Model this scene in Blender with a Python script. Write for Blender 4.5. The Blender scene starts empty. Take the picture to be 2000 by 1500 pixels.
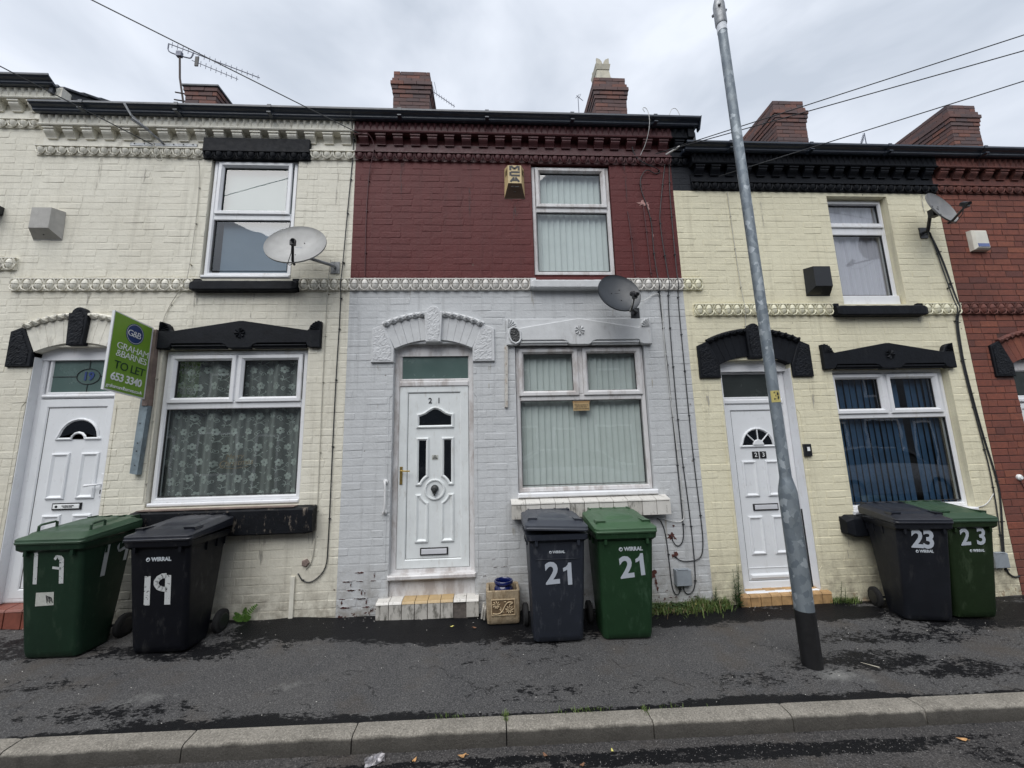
import bpy, bmesh, math, random
from math import sin, cos, pi, radians, sqrt, atan2, hypot
from mathutils import Vector, Matrix, Euler
random.seed(7)
S = bpy.context.scene
COL = S.collection

# ---------------------------------------------------------------- camera
PITCH, YAW, ROLL = radians(9.212), radians(3.339), radians(-1.393)
fw = Vector((sin(YAW) * cos(PITCH), cos(YAW) * cos(PITCH), sin(PITCH)))
r0 = Vector((cos(YAW), -sin(YAW), 0))
u0 = r0.cross(fw)
rt = r0 * cos(ROLL) + u0 * sin(ROLL)
up = -r0 * sin(ROLL) + u0 * cos(ROLL)
cam_data = bpy.data.cameras.new("camera")
cam = bpy.data.objects.new("camera", cam_data)
COL.objects.link(cam)
cam.matrix_world = Matrix(((rt.x, up.x, -fw.x, 0), (rt.y, up.y, -fw.y, -4.30), (rt.z, up.z, -fw.z, 1.66), (0, 0, 0, 1)))
cam_data.sensor_width = 36.0
cam_data.lens = 13.86
cam_data.clip_start = 0.02
cam_data.clip_end = 500
S.camera = cam
CAMP = Vector((0, -4.30, 1.66))

# ---------------------------------------------------------------- sky, sun, exposure
SUN_EL, SUN_AZ = radians(56), radians(205)      # azimuth clockwise from +Y: high, behind the camera and a little to its left
world = bpy.data.worlds.new("World")
S.world = world
world.use_nodes = True
wn = world.node_tree
wn.nodes.clear()
def wnode(t, **k):
    n = wn.nodes.new(t)
    for a, b in k.items(): setattr(n, a, b)
    return n
w_out = wnode("ShaderNodeOutputWorld")
w_bg = wnode("ShaderNodeBackground")
w_bg.inputs[1].default_value = 0.1
w_sky = wnode("ShaderNodeTexSky", sky_type='NISHITA', sun_disc=False, sun_elevation=SUN_EL, sun_rotation=SUN_AZ)
w_tc = wnode("ShaderNodeTexCoord")
w_map = wnode("ShaderNodeMapping")
w_map.inputs['Scale'].default_value = (1.0, 1.0, 2.2)
w_map.inputs['Rotation'].default_value = (0.3, 0.2, 0.9)
w_n1 = wnode("ShaderNodeTexNoise")
w_n1.inputs['Scale'].default_value = 2.3
w_n1.inputs['Detail'].default_value = 5
w_n1.inputs['Roughness'].default_value = 0.52
w_n1.inputs['Distortion'].default_value = 0.35
w_cr = wnode("ShaderNodeValToRGB")
w_cr.color_ramp.elements[0].position = 0.34
w_cr.color_ramp.elements[0].color = (3.45, 3.80, 4.35, 1)
w_cr.color_ramp.elements[1].position = 0.64
w_cr.color_ramp.elements[1].color = (5.3, 5.6, 6.15, 1)
w_mix = wnode("ShaderNodeMix", data_type='RGBA')
w_mix.inputs[0].default_value = 0.95
wl = wn.links.new
wl(w_tc.outputs['Generated'], w_map.inputs[0]); wl(w_map.outputs[0], w_n1.inputs['Vector'])
wl(w_n1.outputs['Fac'], w_cr.inputs[0]); wl(w_sky.outputs[0], w_mix.inputs[6]); wl(w_cr.outputs[0], w_mix.inputs[7])
wl(w_mix.outputs[2], w_bg.inputs[0]); wl(w_bg.outputs[0], w_out.inputs[0])

sun_d = bpy.data.lights.new("sun", 'SUN')
sun_d.energy = 1.5
sun_d.angle = radians(60)
sun_d.color = (1.0, 0.98, 0.95)
sun = bpy.data.objects.new("sun", sun_d)
COL.objects.link(sun)
sv = Vector((sin(SUN_AZ) * cos(SUN_EL), cos(SUN_AZ) * cos(SUN_EL), sin(SUN_EL)))
sun.rotation_euler = sv.to_track_quat('Z', 'Y').to_euler()
sun.location = (0, -6, 12)
S.view_settings.view_transform = 'Standard'
S.view_settings.look = 'None'
S.view_settings.exposure = 0.82
S.view_settings.gamma = 1.0
S.view_settings.use_curve_mapping = False
S.cycles.max_bounces = 7
S.cycles.transparent_max_bounces = 12
S.cycles.caustics_reflective = False
S.cycles.caustics_refractive = False

# ---------------------------------------------------------------- materials
MATS = {}
def L(m, a, b): m.node_tree.links.new(a, b)
def base(name):
    m = bpy.data.materials.new(name); m.use_nodes = True
    nt = m.node_tree; nt.nodes.clear()
    out = nt.nodes.new("ShaderNodeOutputMaterial"); b = nt.nodes.new("ShaderNodeBsdfPrincipled")
    L(m, b.outputs[0], out.inputs[0])
    MATS[name] = m
    return m, nt, b, out
def nd(nt, t, ins=None, **k):
    n = nt.nodes.new(t)
    for a, v in k.items(): setattr(n, a, v)
    for a, v in (ins or {}).items():
        if hasattr(v, 'is_output') or isinstance(v, bpy.types.NodeSocket): nt.links.new(v, n.inputs[a])
        else: n.inputs[a].default_value = v
    return n
def pos(nt, sc=(1, 1, 1)):
    g = nd(nt, "ShaderNodeNewGeometry")
    mp = nd(nt, "ShaderNodeVectorMath", {0: g.outputs['Position'], 1: sc}, operation='MULTIPLY')
    return mp.outputs[0]
def noise(nt, vec, scale, detail=4, rough=.6, dist=0.):
    return nd(nt, "ShaderNodeTexNoise", {'Vector': vec, 'Scale': scale, 'Detail': detail, 'Roughness': rough, 'Distortion': dist}).outputs['Fac']
def rng(nt, v, a, b, c=0., d=1.):
    return nd(nt, "ShaderNodeMapRange", {0: v, 1: a, 2: b, 3: c, 4: d}).outputs[0]
def math_(nt, op, a, b=0.):
    return nd(nt, "ShaderNodeMath", {0: a, 1: b}, operation=op).outputs[0]
def mixc(nt, f, a, b, bt='MIX'):
    n = nd(nt, "ShaderNodeMix", data_type='RGBA', blend_type=bt)
    for i, v in ((0, f), (6, a), (7, b)):
        if isinstance(v, bpy.types.NodeSocket): nt.links.new(v, n.inputs[i])
        else: n.inputs[i].default_value = v if i == 0 else (tuple(v) + (1,) if len(v) == 3 else v)
    return n.outputs[2]
def bump(nt, b, h, strength, dist=.01):
    n = nd(nt, "ShaderNodeBump", {'Height': h, 'Strength': strength, 'Distance': dist})
    nt.links.new(n.outputs[0], b.inputs['Normal'])
BINSPEC = .22
def plain(name, col, rough=.5, var=.12, vs=6., bmp=.0, bs=80., metal=0., spec=.5, dirt=None, coat=0.):
    m, nt, b, out = base(name)
    p = pos(nt)
    f = rng(nt, noise(nt, p, vs), .3, .7, 1 - var, 1 + var)
    c = mixc(nt, 1., col, nd(nt, "ShaderNodeCombineColor", {0: f, 1: f, 2: f}).outputs[0], 'MULTIPLY')
    if dirt:
        dm = rng(nt, noise(nt, pos(nt, (1, 1, .35)), dirt[0], 6, .7), dirt[1], dirt[1] + .14, 0, dirt[2])
        c = mixc(nt, dm, c, dirt[3])
    nt.links.new(c, b.inputs['Base Color'])
    b.inputs['Metallic'].default_value = metal
    b.inputs['Specular IOR Level'].default_value = spec
    nt.links.new(rng(nt, noise(nt, p, vs * 2.3), .3, .7, max(.03, rough - .08), min(1, rough + .08)), b.inputs['Roughness'])
    if coat: b.inputs['Coat Weight'].default_value = coat
    if bmp: bump(nt, b, noise(nt, p, bs, 5, .65), bmp, .004)
    return m

def paint_wall(name, col, dark, chip=None, chipz=.45, rough=.55):
    m, nt, b, out = base(name)
    p = pos(nt)
    n1 = noise(nt, p, 1.1, 5, .6)
    n2 = noise(nt, p, 9., 5, .7)
    st = noise(nt, pos(nt, (11, 11, .55)), 1., 6, .7)
    f1 = rng(nt, n1, .35, .68, 0, .45)
    c = mixc(nt, f1, col, dark)
    c = mixc(nt, rng(nt, n2, .48, .75, 0, .35), c, dark)
    c = mixc(nt, rng(nt, st, .52, .76, 0, .6), c, tuple(x * .72 for x in dark))
    z = nd(nt, "ShaderNodeSeparateXYZ", {0: p}).outputs
    # splash dirt along the foot of the wall, broken up by noise
    foot = math_(nt, 'MULTIPLY', rng(nt, z[2], .6, .02, 0, 1), rng(nt, noise(nt, p, 7., 6, .7), .38, .62, 0, .75))
    c = mixc(nt, foot, c, (.20, .17, .13))
    # tiny nicks
    vo = nd(nt, "ShaderNodeTexVoronoi", {'Vector': p, 'Scale': 3.1, 'Randomness': 1.}).outputs['Distance']
    nick = math_(nt, 'LESS_THAN', math_(nt, 'ADD', vo, math_(nt, 'MULTIPLY', noise(nt, p, 50), .06)), .062)
    c = mixc(nt, math_(nt, 'MULTIPLY', nick, .7), c, (.12, .09, .07))
    if chip:
        cn = math_(nt, 'ADD', noise(nt, p, 15., 7, .72), rng(nt, z[2], chipz, .0, -.16, .06))
        cm = math_(nt, 'GREATER_THAN', cn, .60)
        c = mixc(nt, cm, c, chip)
    nt.links.new(c, b.inputs['Base Color'])
    b.inputs['Roughness'].default_value = rough
    b.inputs['Specular IOR Level'].default_value = .25
    h = math_(nt, 'ADD', noise(nt, p, 34., 6, .65), math_(nt, 'MULTIPLY', noise(nt, p, 7., 4, .6), 1.2))
    bump(nt, b, h, .38, .010)
    return m

def brick_mat(name, cols, dirt, rough=.85):
    m, nt, b, out = base(name)
    p = pos(nt)
    at = nd(nt, "ShaderNodeAttribute", attribute_name="tone").outputs['Fac']
    oi = nd(nt, "ShaderNodeObjectInfo").outputs['Random']
    v = math_(nt, 'FRACT', math_(nt, 'ADD', at, oi))
    cr = nd(nt, "ShaderNodeValToRGB", {0: v})
    e = cr.color_ramp.elements
    e[0].position = 0; e[0].color = tuple(cols[0]) + (1,)
    e[1].position = 1; e[1].color = tuple(cols[-1]) + (1,)
    for i, c in enumerate(cols[1:-1]):
        x = e.new((i + 1) / (len(cols) - 1)); x.color = tuple(c) + (1,)
    c = mixc(nt, rng(nt, noise(nt, p, 22., 6, .7), .35, .7, 0, .5), cr.outputs[0], dirt)
    c = mixc(nt, rng(nt, noise(nt, p, 1.6, 5, .6), .45, .72, 0, .6), c, dirt)
    nt.links.new(c, b.inputs['Base Color'])
    b.inputs['Roughness'].default_value = rough
    bump(nt, b, noise(nt, p, 70., 6, .7), .5, .006)
    return m

def asphalt(name, dry, pale, wetattr, rough=.85, gs=120.):
    m, nt, b, out = base(name)
    p = pos(nt)
    g = noise(nt, p, gs, 3, .7)
    c = mixc(nt, rng(nt, noise(nt, p, 2.1, 6, .6), .35, .7, 0, 1), dry, pale)
    c = mixc(nt, rng(nt, g, .5, .72, 0, .85), c, tuple(min(1, x * 2.6) for x in pale))
    c = mixc(nt, rng(nt, g, .5, .3, 0, .8), c, tuple(x * .3 for x in dry))
    gum = math_(nt, 'LESS_THAN', nd(nt, 'ShaderNodeTexVoronoi', {'Vector': p, 'Scale': 4.3}).outputs['Distance'], .028)
    c = mixc(nt, math_(nt, 'MULTIPLY', gum, .5), c, (.12, .115, .11))
    # brown algae / silt tint
    c = mixc(nt, rng(nt, noise(nt, p, 1.3, 6, .65), .52, .72, 0, .6), c, (.075, .060, .045))
    # hairline cracks
    d = nd(nt, "ShaderNodeVectorMath", {0: pos(nt, (1, 1.9, 1)), 1: nd(nt, "ShaderNodeVectorMath", {0: nd(nt, "ShaderNodeTexNoise", {'Vector': p, 'Scale': 3.5, 'Detail': 6, 'Roughness': .7}).outputs['Color'], 1: (.5, .5, .5)}, operation='MULTIPLY').outputs[0]}, operation='ADD').outputs[0]
    vo = nd(nt, "ShaderNodeTexVoronoi", {'Vector': d, 'Scale': 1.15}, feature='DISTANCE_TO_EDGE').outputs['Distance']
    crack = math_(nt, 'MULTIPLY', rng(nt, vo, .0075, .002, 0, 1), rng(nt, noise(nt, pos(nt, (1, 2.6, 1)), 2.3, 4), .53, .58, 0, .8))
    c = mixc(nt, crack, c, (.008, .008, .009))
    wa = nd(nt, "ShaderNodeAttribute", attribute_name=wetattr).outputs['Fac']
    wn_ = math_(nt, 'ADD', math_(nt, 'MULTIPLY', noise(nt, pos(nt, (1, 1.7, 1)), 6., 9, .74), .9), math_(nt, 'MULTIPLY', noise(nt, pos(nt, (1, 2.4, 1)), 27., 7, .72), .8))
    wn_ = math_(nt, 'SUBTRACT', wn_, .35)
    wet = rng(nt, math_(nt, 'ADD', wa, wn_), .935, .955, 0, 1)
    c = mixc(nt, wet, c, (.0070, .0072, .0085))
    # concrete haunching stain round the lamp post and pale scuffs
    sa = nd(nt, "ShaderNodeAttribute", attribute_name="pale").outputs['Fac']
    c = mixc(nt, math_(nt, 'MULTIPLY', rng(nt, math_(nt, 'ADD', sa, noise(nt, p, 9., 7, .7)), .95, 1.35, 0, .75), math_(nt, 'SUBTRACT', 1., wet)), c, (.22, .22, .21))
    nt.links.new(c, b.inputs['Base Color'])
    nt.links.new(rng(nt, wet, 0, 1, rough, .5), b.inputs['Roughness'])
    nt.links.new(rng(nt, wet, 0, 1, .35, .16), b.inputs['Specular IOR Level'])
    h = math_(nt, 'ADD', g, math_(nt, 'MULTIPLY', crack, -3.))
    h = math_(nt, 'ADD', h, math_(nt, 'MULTIPLY', noise(nt, p, 12., 4), .8))
    bump(nt, b, h, .75, .006)
    return m

def glass_mat(name, tint=(.90, .94, .93), boost=3.3):
    m = bpy.data.materials.new(name); m.use_nodes = True; MATS[name] = m
    nt = m.node_tree; nt.nodes.clear()
    out = nt.nodes.new("ShaderNodeOutputMaterial")
    lw = nd(nt, "ShaderNodeLayerWeight", {0: .5}).outputs['Facing']
    fr = math_(nt, 'ADD', math_(nt, 'MULTIPLY', math_(nt, 'POWER', lw, 5.), .90), .043)      # Schlick, the same from both sides
    f = nd(nt, "ShaderNodeMath", {0: fr, 1: boost}, operation='MULTIPLY', use_clamp=True).outputs[0]
    t = nd(nt, "ShaderNodeBsdfTransparent", {0: tint + (1,)})
    g = nd(nt, "ShaderNodeBsdfGlossy", {'Roughness': .012})
    # slight waviness of the pane
    bp = nd(nt, "ShaderNodeBump", {'Height': noise(nt, pos(nt), 2.2, 2, .5), 'Strength': .05, 'Distance': .02})
    nt.links.new(bp.outputs[0], g.inputs['Normal'])
    mx = nd(nt, "ShaderNodeMixShader", {0: f, 1: t.outputs[0], 2: g.outputs[0]})
    nt.links.new(mx.outputs[0], out.inputs[0])
    return m

def net_mat(name, col, fac):
    m = bpy.data.materials.new(name); m.use_nodes = True; MATS[name] = m
    nt = m.node_tree; nt.nodes.clear()
    out = nt.nodes.new("ShaderNodeOutputMaterial")
    t = nd(nt, "ShaderNodeBsdfTransparent")
    d = nd(nt, "ShaderNodeBsdfDiffuse", {0: col + (1,)})
    lw = nd(nt, "ShaderNodeLayerWeight", {0: .35}).outputs['Facing']
    f = rng(nt, lw, 0., 1., fac, min(1., fac + .55))
    mx = nd(nt, "ShaderNodeMixShader", {0: f, 1: t.outputs[0], 2: d.outputs[0]})
    nt.links.new(mx.outputs[0], out.inputs[0])
    return m

def worn_print(name, col, scale=45., thr=.52, sc=(1, 1, 1)):
    """paint or vinyl that has partly worn away: where it has gone one sees what is behind"""
    m = bpy.data.materials.new(name); m.use_nodes = True; MATS[name] = m
    nt = m.node_tree; nt.nodes.clear()
    out = nt.nodes.new("ShaderNodeOutputMaterial")
    p = pos(nt, sc)
    t = nd(nt, "ShaderNodeBsdfTransparent")
    d = nd(nt, "ShaderNodeBsdfPrincipled", {'Base Color': col + (1,), 'Roughness': .6})
    f = math_(nt, 'LESS_THAN', noise(nt, p, scale, 6, .7), thr)
    mx = nd(nt, "ShaderNodeMixShader", {0: f, 1: t.outputs[0], 2: d.outputs[0]})
    nt.links.new(mx.outputs[0], out.inputs[0])
    return m

def galv_mat():
    m, nt, b, out = base("galvanised_steel")
    p = pos(nt, (1, 1, .75))
    vo = nd(nt, "ShaderNodeTexVoronoi", {'Vector': nd(nt, "ShaderNodeVectorMath", {0: p, 1: nd(nt, "ShaderNodeVectorMath", {0: nd(nt, "ShaderNodeTexNoise", {'Vector': p, 'Scale': 40., 'Detail': 3}).outputs['Color'], 1: (.035, .035, .035)}, operation='MULTIPLY').outputs[0]}, operation='ADD').outputs[0], 'Scale': 23.}).outputs['Color']
    v = nd(nt, "ShaderNodeSeparateColor", {0: vo}).outputs[0]
    c = mixc(nt, rng(nt, v, .1, .9, 0, 1), (.15, .18, .21), (.24, .275, .30))
    c = mixc(nt, rng(nt, v, .90, .93, 0, 1), c, (.36, .40, .43))
    c = mixc(nt, rng(nt, noise(nt, pos(nt), 5., 6, .7), .5, .75, 0, .5), c, (.13, .15, .15))
    nt.links.new(c, b.inputs['Base Color'])
    b.inputs['Metallic'].default_value = .35
    b.inputs['Roughness'].default_value = .55
    return m

CREAM, CREAM_D = (.78, .752, .645), (.59, .555, .455)
paint_wall("cream_wall_paint", CREAM, CREAM_D, (.30, .21, .16), .12)
paint_wall("grey_wall_paint", (.585, .60, .61), (.475, .485, .49), (.075, .028, .022), .42)
paint_wall("maroon_wall_paint", (.120, .027, .026), (.084, .023, .023))
paint_wall("yellow_cream_wall_paint", (.80, .755, .565), (.65, .60, .435), (.40, .32, .22), .12)
paint_wall("black_wall_paint", (.011, .013, .018), (.018, .020, .026))
plain("black_masonry_paint", (.0065, .0080, .0115), .62, .25, 8, .6, 45., spec=.2, dirt=(7., .63, .4, (.04, .04, .038)))
plain("black_masonry_paint_peeling", (.0060, .0070, .0095), .6, .3, 8, .8, 45., spec=.18, dirt=(16., .57, .9, (.33, .28, .23)))
plain("cream_masonry_paint", (.76, .735, .64), .6, .12, 10, .4, 60., dirt=(9., .56, .7, (.33, .30, .24)))
plain("yellow_cream_masonry_paint", (.78, .75, .57), .6, .12, 10, .4, 60., dirt=(9., .58, .7, (.36, .30, .20)))
plain("grey_masonry_paint", (.60, .612, .62), .6, .08, 10, .35, 60., dirt=(9., .58, .6, (.33, .32, .31)))
plain("maroon_masonry_paint", (.082, .023, .025), .55, .2, 10, .4, 60.)
plain("white_string_paint", (.68, .66, .62), .6, .1, 10, .4, 60., dirt=(12., .57, .7, (.32, .28, .24)))
plain("rough_stone_cream", (.72, .70, .61), .7, .1, 12, 1., 40.)
plain("rough_stone_grey", (.60, .61, .62), .7, .08, 12, 1., 40.)
plain("rough_stone_black", (.0070, .0085, .012), .6, .3, 12, .8, 40., spec=.2)
plain("red_masonry", (.155, .055, .042), .8, .3, 12, .6, 60., dirt=(9., .5, .7, (.07, .03, .028)))
plain("dark_mortar", (.085, .040, .034), .9, .25, 20, .5, 60.)
plain("grey_mortar", (.15, .13, .12), .95, .3, 14, .7, 60., dirt=(12., .58, .8, (.42, .38, .33)))
brick_mat("red_facing_brick", [(.27, .082, .050), (.215, .066, .043), (.29, .095, .056), (.185, .058, .042), (.24, .075, .048), (.14, .052, .042)], (.085, .036, .030))
brick_mat("sooty_chimney_brick", [(.165, .078, .062), (.105, .068, .066), (.24, .092, .060), (.095, .066, .068), (.150, .076, .064), (.120, .078, .074)], (.080, .064, .066))
plain("upvc_white", (.78, .79, .81), .32, .04, 5, 0, dirt=(7., .56, .5, (.55, .52, .47)))
plain("upvc_grimy", (.68, .67, .67), .4, .06, 5, 0, dirt=(6., .46, .8, (.42, .38, .36)))
plain("door_white", (.79, .81, .83), .33, .03, 5, .05, 200., dirt=(14., .60, .4, (.52, .52, .50)))
plain("door_white_weathered", (.74, .77, .77), .4, .05, 7, .08, 150., dirt=(13., .55, .55, (.50, .49, .46)))
plain("rubber_seal", (.025, .026, .028), .7)
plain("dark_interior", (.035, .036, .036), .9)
plain("door_glass_black", (.006, .008, .011), .06, .1, spec=.8)
plain("frosted_green_glass", (.085, .135, .125), .22, .1, 3, .25, 9., spec=.7)
plain("frosted_grey_glass", (.035, .042, .040), .22, .1, 3, .25, 9., spec=.7)
glass_mat("window_glass")
plain("blind_fabric_white", (.78, .82, .80), .8, .04, 9)
plain("blind_fabric_blue", (.024, .070, .145), .8, .15, 9)
plain("blind_fabric_grey", (.36, .42, .43), .8, .1, 9)
plain("sky_reflection_grey", (.26, .32, .32), .8, .08, 2)  # sky reflection of the upstairs panes put into a sheet colour
plain("sky_reflection_blue", (.15, .21, .28), .8, .08, 2)  # bluer sky reflection colour for the lower pane's sheet
net_mat("net_curtain", (.48, .51, .49), .33)
net_mat("net_curtain_lilac", (.68, .65, .74), .80)
plain("lace_thread", (.42, .46, .43), .8, .25, 14)
plain("gutter_plastic", (.022, .031, .048), .36, .2, 5, spec=.6, dirt=(6., .60, .4, (.10, .11, .12)))
plain("roof_slate", (.055, .062, .075), .55, .3, 5, .5, 30., dirt=(5., .52, .8, (.12, .13, .10)))
plain("lead_flashing", (.17, .18, .19), .6, .2, 9, .4, 30.)
plain("cable_black", (.022, .024, .027), .5)
plain("cable_white", (.60, .60, .58), .5)
plain("cable_maroon", (.075, .022, .026), .6)
plain("cable_cream", (.50, .48, .41), .6)
plain("dish_grey_light", (.34, .34, .33), .45, .12, 6, dirt=(7., .55, .4, (.22, .21, .18)))
plain("dish_grey_dark", (.026, .031, .038), .4, .15, 6)
plain("dish_grey_mid", (.18, .18, .18), .5, .15, 9, dirt=(9., .52, .5, (.28, .27, .24)))
plain("black_plastic", (.014, .015, .018), .4)
plain("galvanised_bracket", (.28, .29, .30), .5, .3, 20, metal=.6)
plain("lamp_base_black", (.009, .009, .010), .5, .3, 14, .3, 60., dirt=(14., .68, .8, (.3, .3, .3)))
galv_mat()
plain("collar_white", (.70, .73, .77), .5)
plain("label_yellow", (.55, .47, .16), .5)
plain("print_black", (.010, .010, .012), .5)
plain("print_white", (.82, .84, .84), .5)
m_, nt_k, b_, o_ = base("kerb_concrete")
p_ = pos(nt_k); sp_ = noise(nt_k, p_, 95., 4, .75)
c_ = mixc(nt_k, rng(nt_k, noise(nt_k, p_, 6., 6, .65), .35, .7, 0, 1), (.27, .25, .215), (.175, .162, .138))
c_ = mixc(nt_k, rng(nt_k, sp_, .52, .72, 0, .7), c_, (.52, .48, .42)); c_ = mixc(nt_k, rng(nt_k, sp_, .48, .30, 0, .8), c_, (.07, .062, .052))
tn_ = nd(nt_k, "ShaderNodeAttribute", attribute_name="tone").outputs['Fac']      # gutter silt low down; the whole front face is coloured darker than the top
c_ = mixc(nt_k, rng(nt_k, math_(nt_k, 'ADD', tn_, math_(nt_k, 'MULTIPLY', noise(nt_k, p_, 9., 6, .7), .7)), .45, 1.15, 0, .85), c_, (.035, .032, .028))
nt_k.links.new(c_, b_.inputs['Base Color']); b_.inputs['Roughness'].default_value = .9
bump(nt_k, b_, math_(nt_k, 'ADD', sp_, noise(nt_k, p_, 22., 4, .6)), .9, .006)
plain("tile_white", (.64, .62, .58), .35, .06, 14, .1, dirt=(20., .57, .8, (.12, .11, .09)))
plain("tile_front_dirty", (.50, .48, .44), .45, .12, 14, .1, dirt=(24., .50, .85, (.10, .095, .08)))
plain("tile_ochre", (.46, .33, .17), .45, .12, 14, .1, dirt=(14., .62, .8, (.75, .70, .62)))
plain("tile_red", (.20, .065, .045), .4, .18, 14, .1, dirt=(14., .6, .5, (.12, .05, .04)))
plain("tile_buff", (.42, .26, .12), .6, .25, 14, .2, dirt=(12., .58, .5, (.10, .08, .06)))
plain("concrete_dark", (.11, .095, .085), .9, .3, 30, .9, 60.)
plain("planter_stone", (.34, .27, .18), .9, .3, 18, 1., 60., dirt=(18., .48, .8, (.20, .14, .08)))
plain("planter_relief", (.50, .39, .25), .85, .2, 30, .3, 90.)
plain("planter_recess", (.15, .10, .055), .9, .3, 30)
plain("glaze_blue", (.006, .012, .085), .10, .2, 5, coat=.6)
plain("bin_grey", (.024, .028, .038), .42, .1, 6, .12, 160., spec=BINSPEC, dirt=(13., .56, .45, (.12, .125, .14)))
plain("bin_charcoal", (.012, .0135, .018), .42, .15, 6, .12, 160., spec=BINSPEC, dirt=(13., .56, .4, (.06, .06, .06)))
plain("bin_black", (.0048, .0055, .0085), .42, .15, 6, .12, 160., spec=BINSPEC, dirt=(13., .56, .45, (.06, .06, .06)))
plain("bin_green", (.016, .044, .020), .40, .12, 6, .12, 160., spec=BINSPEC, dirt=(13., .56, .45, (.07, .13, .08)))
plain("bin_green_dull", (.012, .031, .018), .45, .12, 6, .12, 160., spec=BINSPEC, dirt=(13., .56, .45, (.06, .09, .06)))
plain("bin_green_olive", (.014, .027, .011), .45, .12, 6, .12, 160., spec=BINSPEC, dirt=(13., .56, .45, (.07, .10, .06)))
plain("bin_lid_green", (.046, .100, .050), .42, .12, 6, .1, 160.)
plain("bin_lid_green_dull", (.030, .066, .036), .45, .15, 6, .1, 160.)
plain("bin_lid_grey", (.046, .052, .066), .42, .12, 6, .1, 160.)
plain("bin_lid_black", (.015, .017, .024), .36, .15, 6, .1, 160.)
plain("tyre_rubber", (.010, .010, .011), .8)
worn_print("white_vinyl", (.46, .50, .56), 60., .72)
worn_print("white_brush_paint", (.55, .57, .57), 30., .60, (1, 1, 1.6))
worn_print("white_brush_paint_solid", (.50, .52, .52), 30., .64, (1, 1, 3))
plain("white_lettering", (.52, .56, .60), .5)
plain("sticker_paper", (.50, .51, .47), .7, .15, 30, dirt=(30., .6, .8, (.05, .06, .08)))
plain("sign_green", (.19, .36, .035), .5, .04)
plain("sign_navy", (.018, .045, .17), .5)
plain("sign_dark_text", (.010, .045, .020), .5)
plain("weathered_timber", (.20, .25, .28), .8, .3, 9, .5, 40., dirt=(10., .60, .6, (.10, .09, .08)))
plain("brown_timber", (.20, .15, .13), .8, .3, 9, .5, 40.)
plain("white_batten_paint", (.55, .53, .49), .8, .15, 20, .5, 60., dirt=(22., .55, .9, (.30, .18, .09)))
plain("alarm_beige", (.56, .43, .22), .5, .06)
plain("alarm_brown", (.065, .038, .022), .5)
plain("alarm_grey_render", (.42, .41, .385), .8, .1, 10, .3, 60., dirt=(8., .55, .5, (.30, .29, .27)))
plain("alarm_black", (.012, .013, .016), .35)
plain("alarm_cream", (.66, .64, .56), .45)
plain("strobe_blue", (.07, .11, .30), .15, spec=.8)
plain("meter_grey", (.27, .30, .33), .6, .1, 20)
plain("brass", (.42, .30, .10), .35, .15, 20, metal=.8)
plain("iron_black", (.03, .032, .032), .5, .2, 60, .4, 90.)
plain("chrome_strip", (.62, .63, .66), .35, .05)
plain("grab_rail_white", (.70, .70, .70), .35, dirt=(20., .55, .8, (.32, .27, .22)))
plain("aerial_metal", (.13, .14, .18), .5, metal=.4)
plain("aerial_rust", (.06, .045, .04), .8)
plain("exposed_brick", (.090, .030, .024), .9, .35, 60, .8, 60.)
plain("exposed_plaster_pink", (.42, .24, .22), .9, .35, 40, .5, 60.)
plain("chimney_pot_buff", (.50, .47, .38), .8, .12, 12, .3, 60., dirt=(9., .55, .7, (.26, .26, .24)))
plain("pot_rim_grey", (.20, .22, .23), .7, .2)
def leaf_mat(name, a, bcol):
    m, nt, b, out = base(name)
    at = nd(nt, "ShaderNodeAttribute", attribute_name="tone").outputs['Fac']
    nt.links.new(mixc(nt, at, a, bcol), b.inputs['Base Color'])
    b.inputs['Roughness'].default_value = .55
    return m
leaf_mat("grass_blades", (.060, .105, .022), (.145, .20, .055))
leaf_mat("weed_leaves", (.030, .062, .020), (.080, .125, .042))
leaf_mat("fern_leaves", (.075, .17, .030), (.17, .32, .065))
leaf_mat("dry_stalks", (.21, .16, .09), (.30, .23, .13))
plain("fallen_leaf_ochre", (.50, .28, .12), .6, .3, 40)
plain("fallen_leaf_yellow", (.60, .55, .16), .5, .2, 40)
plain("fallen_leaf_brown", (.20, .10, .055), .7, .3, 40)
plain("wrapper_foil", (.25, .24, .25), .3, .6, 60, metal=.4)
plain("pebble_white", (.60, .58, .54), .6)
plain("opposite_render", (.17, .18, .195), .9, .2, 3)
plain("car_paint_silver", (.34, .35, .37), .3, .02, coat=.8, metal=.3)
plain("car_glass", (.008, .010, .012), .05)

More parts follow.
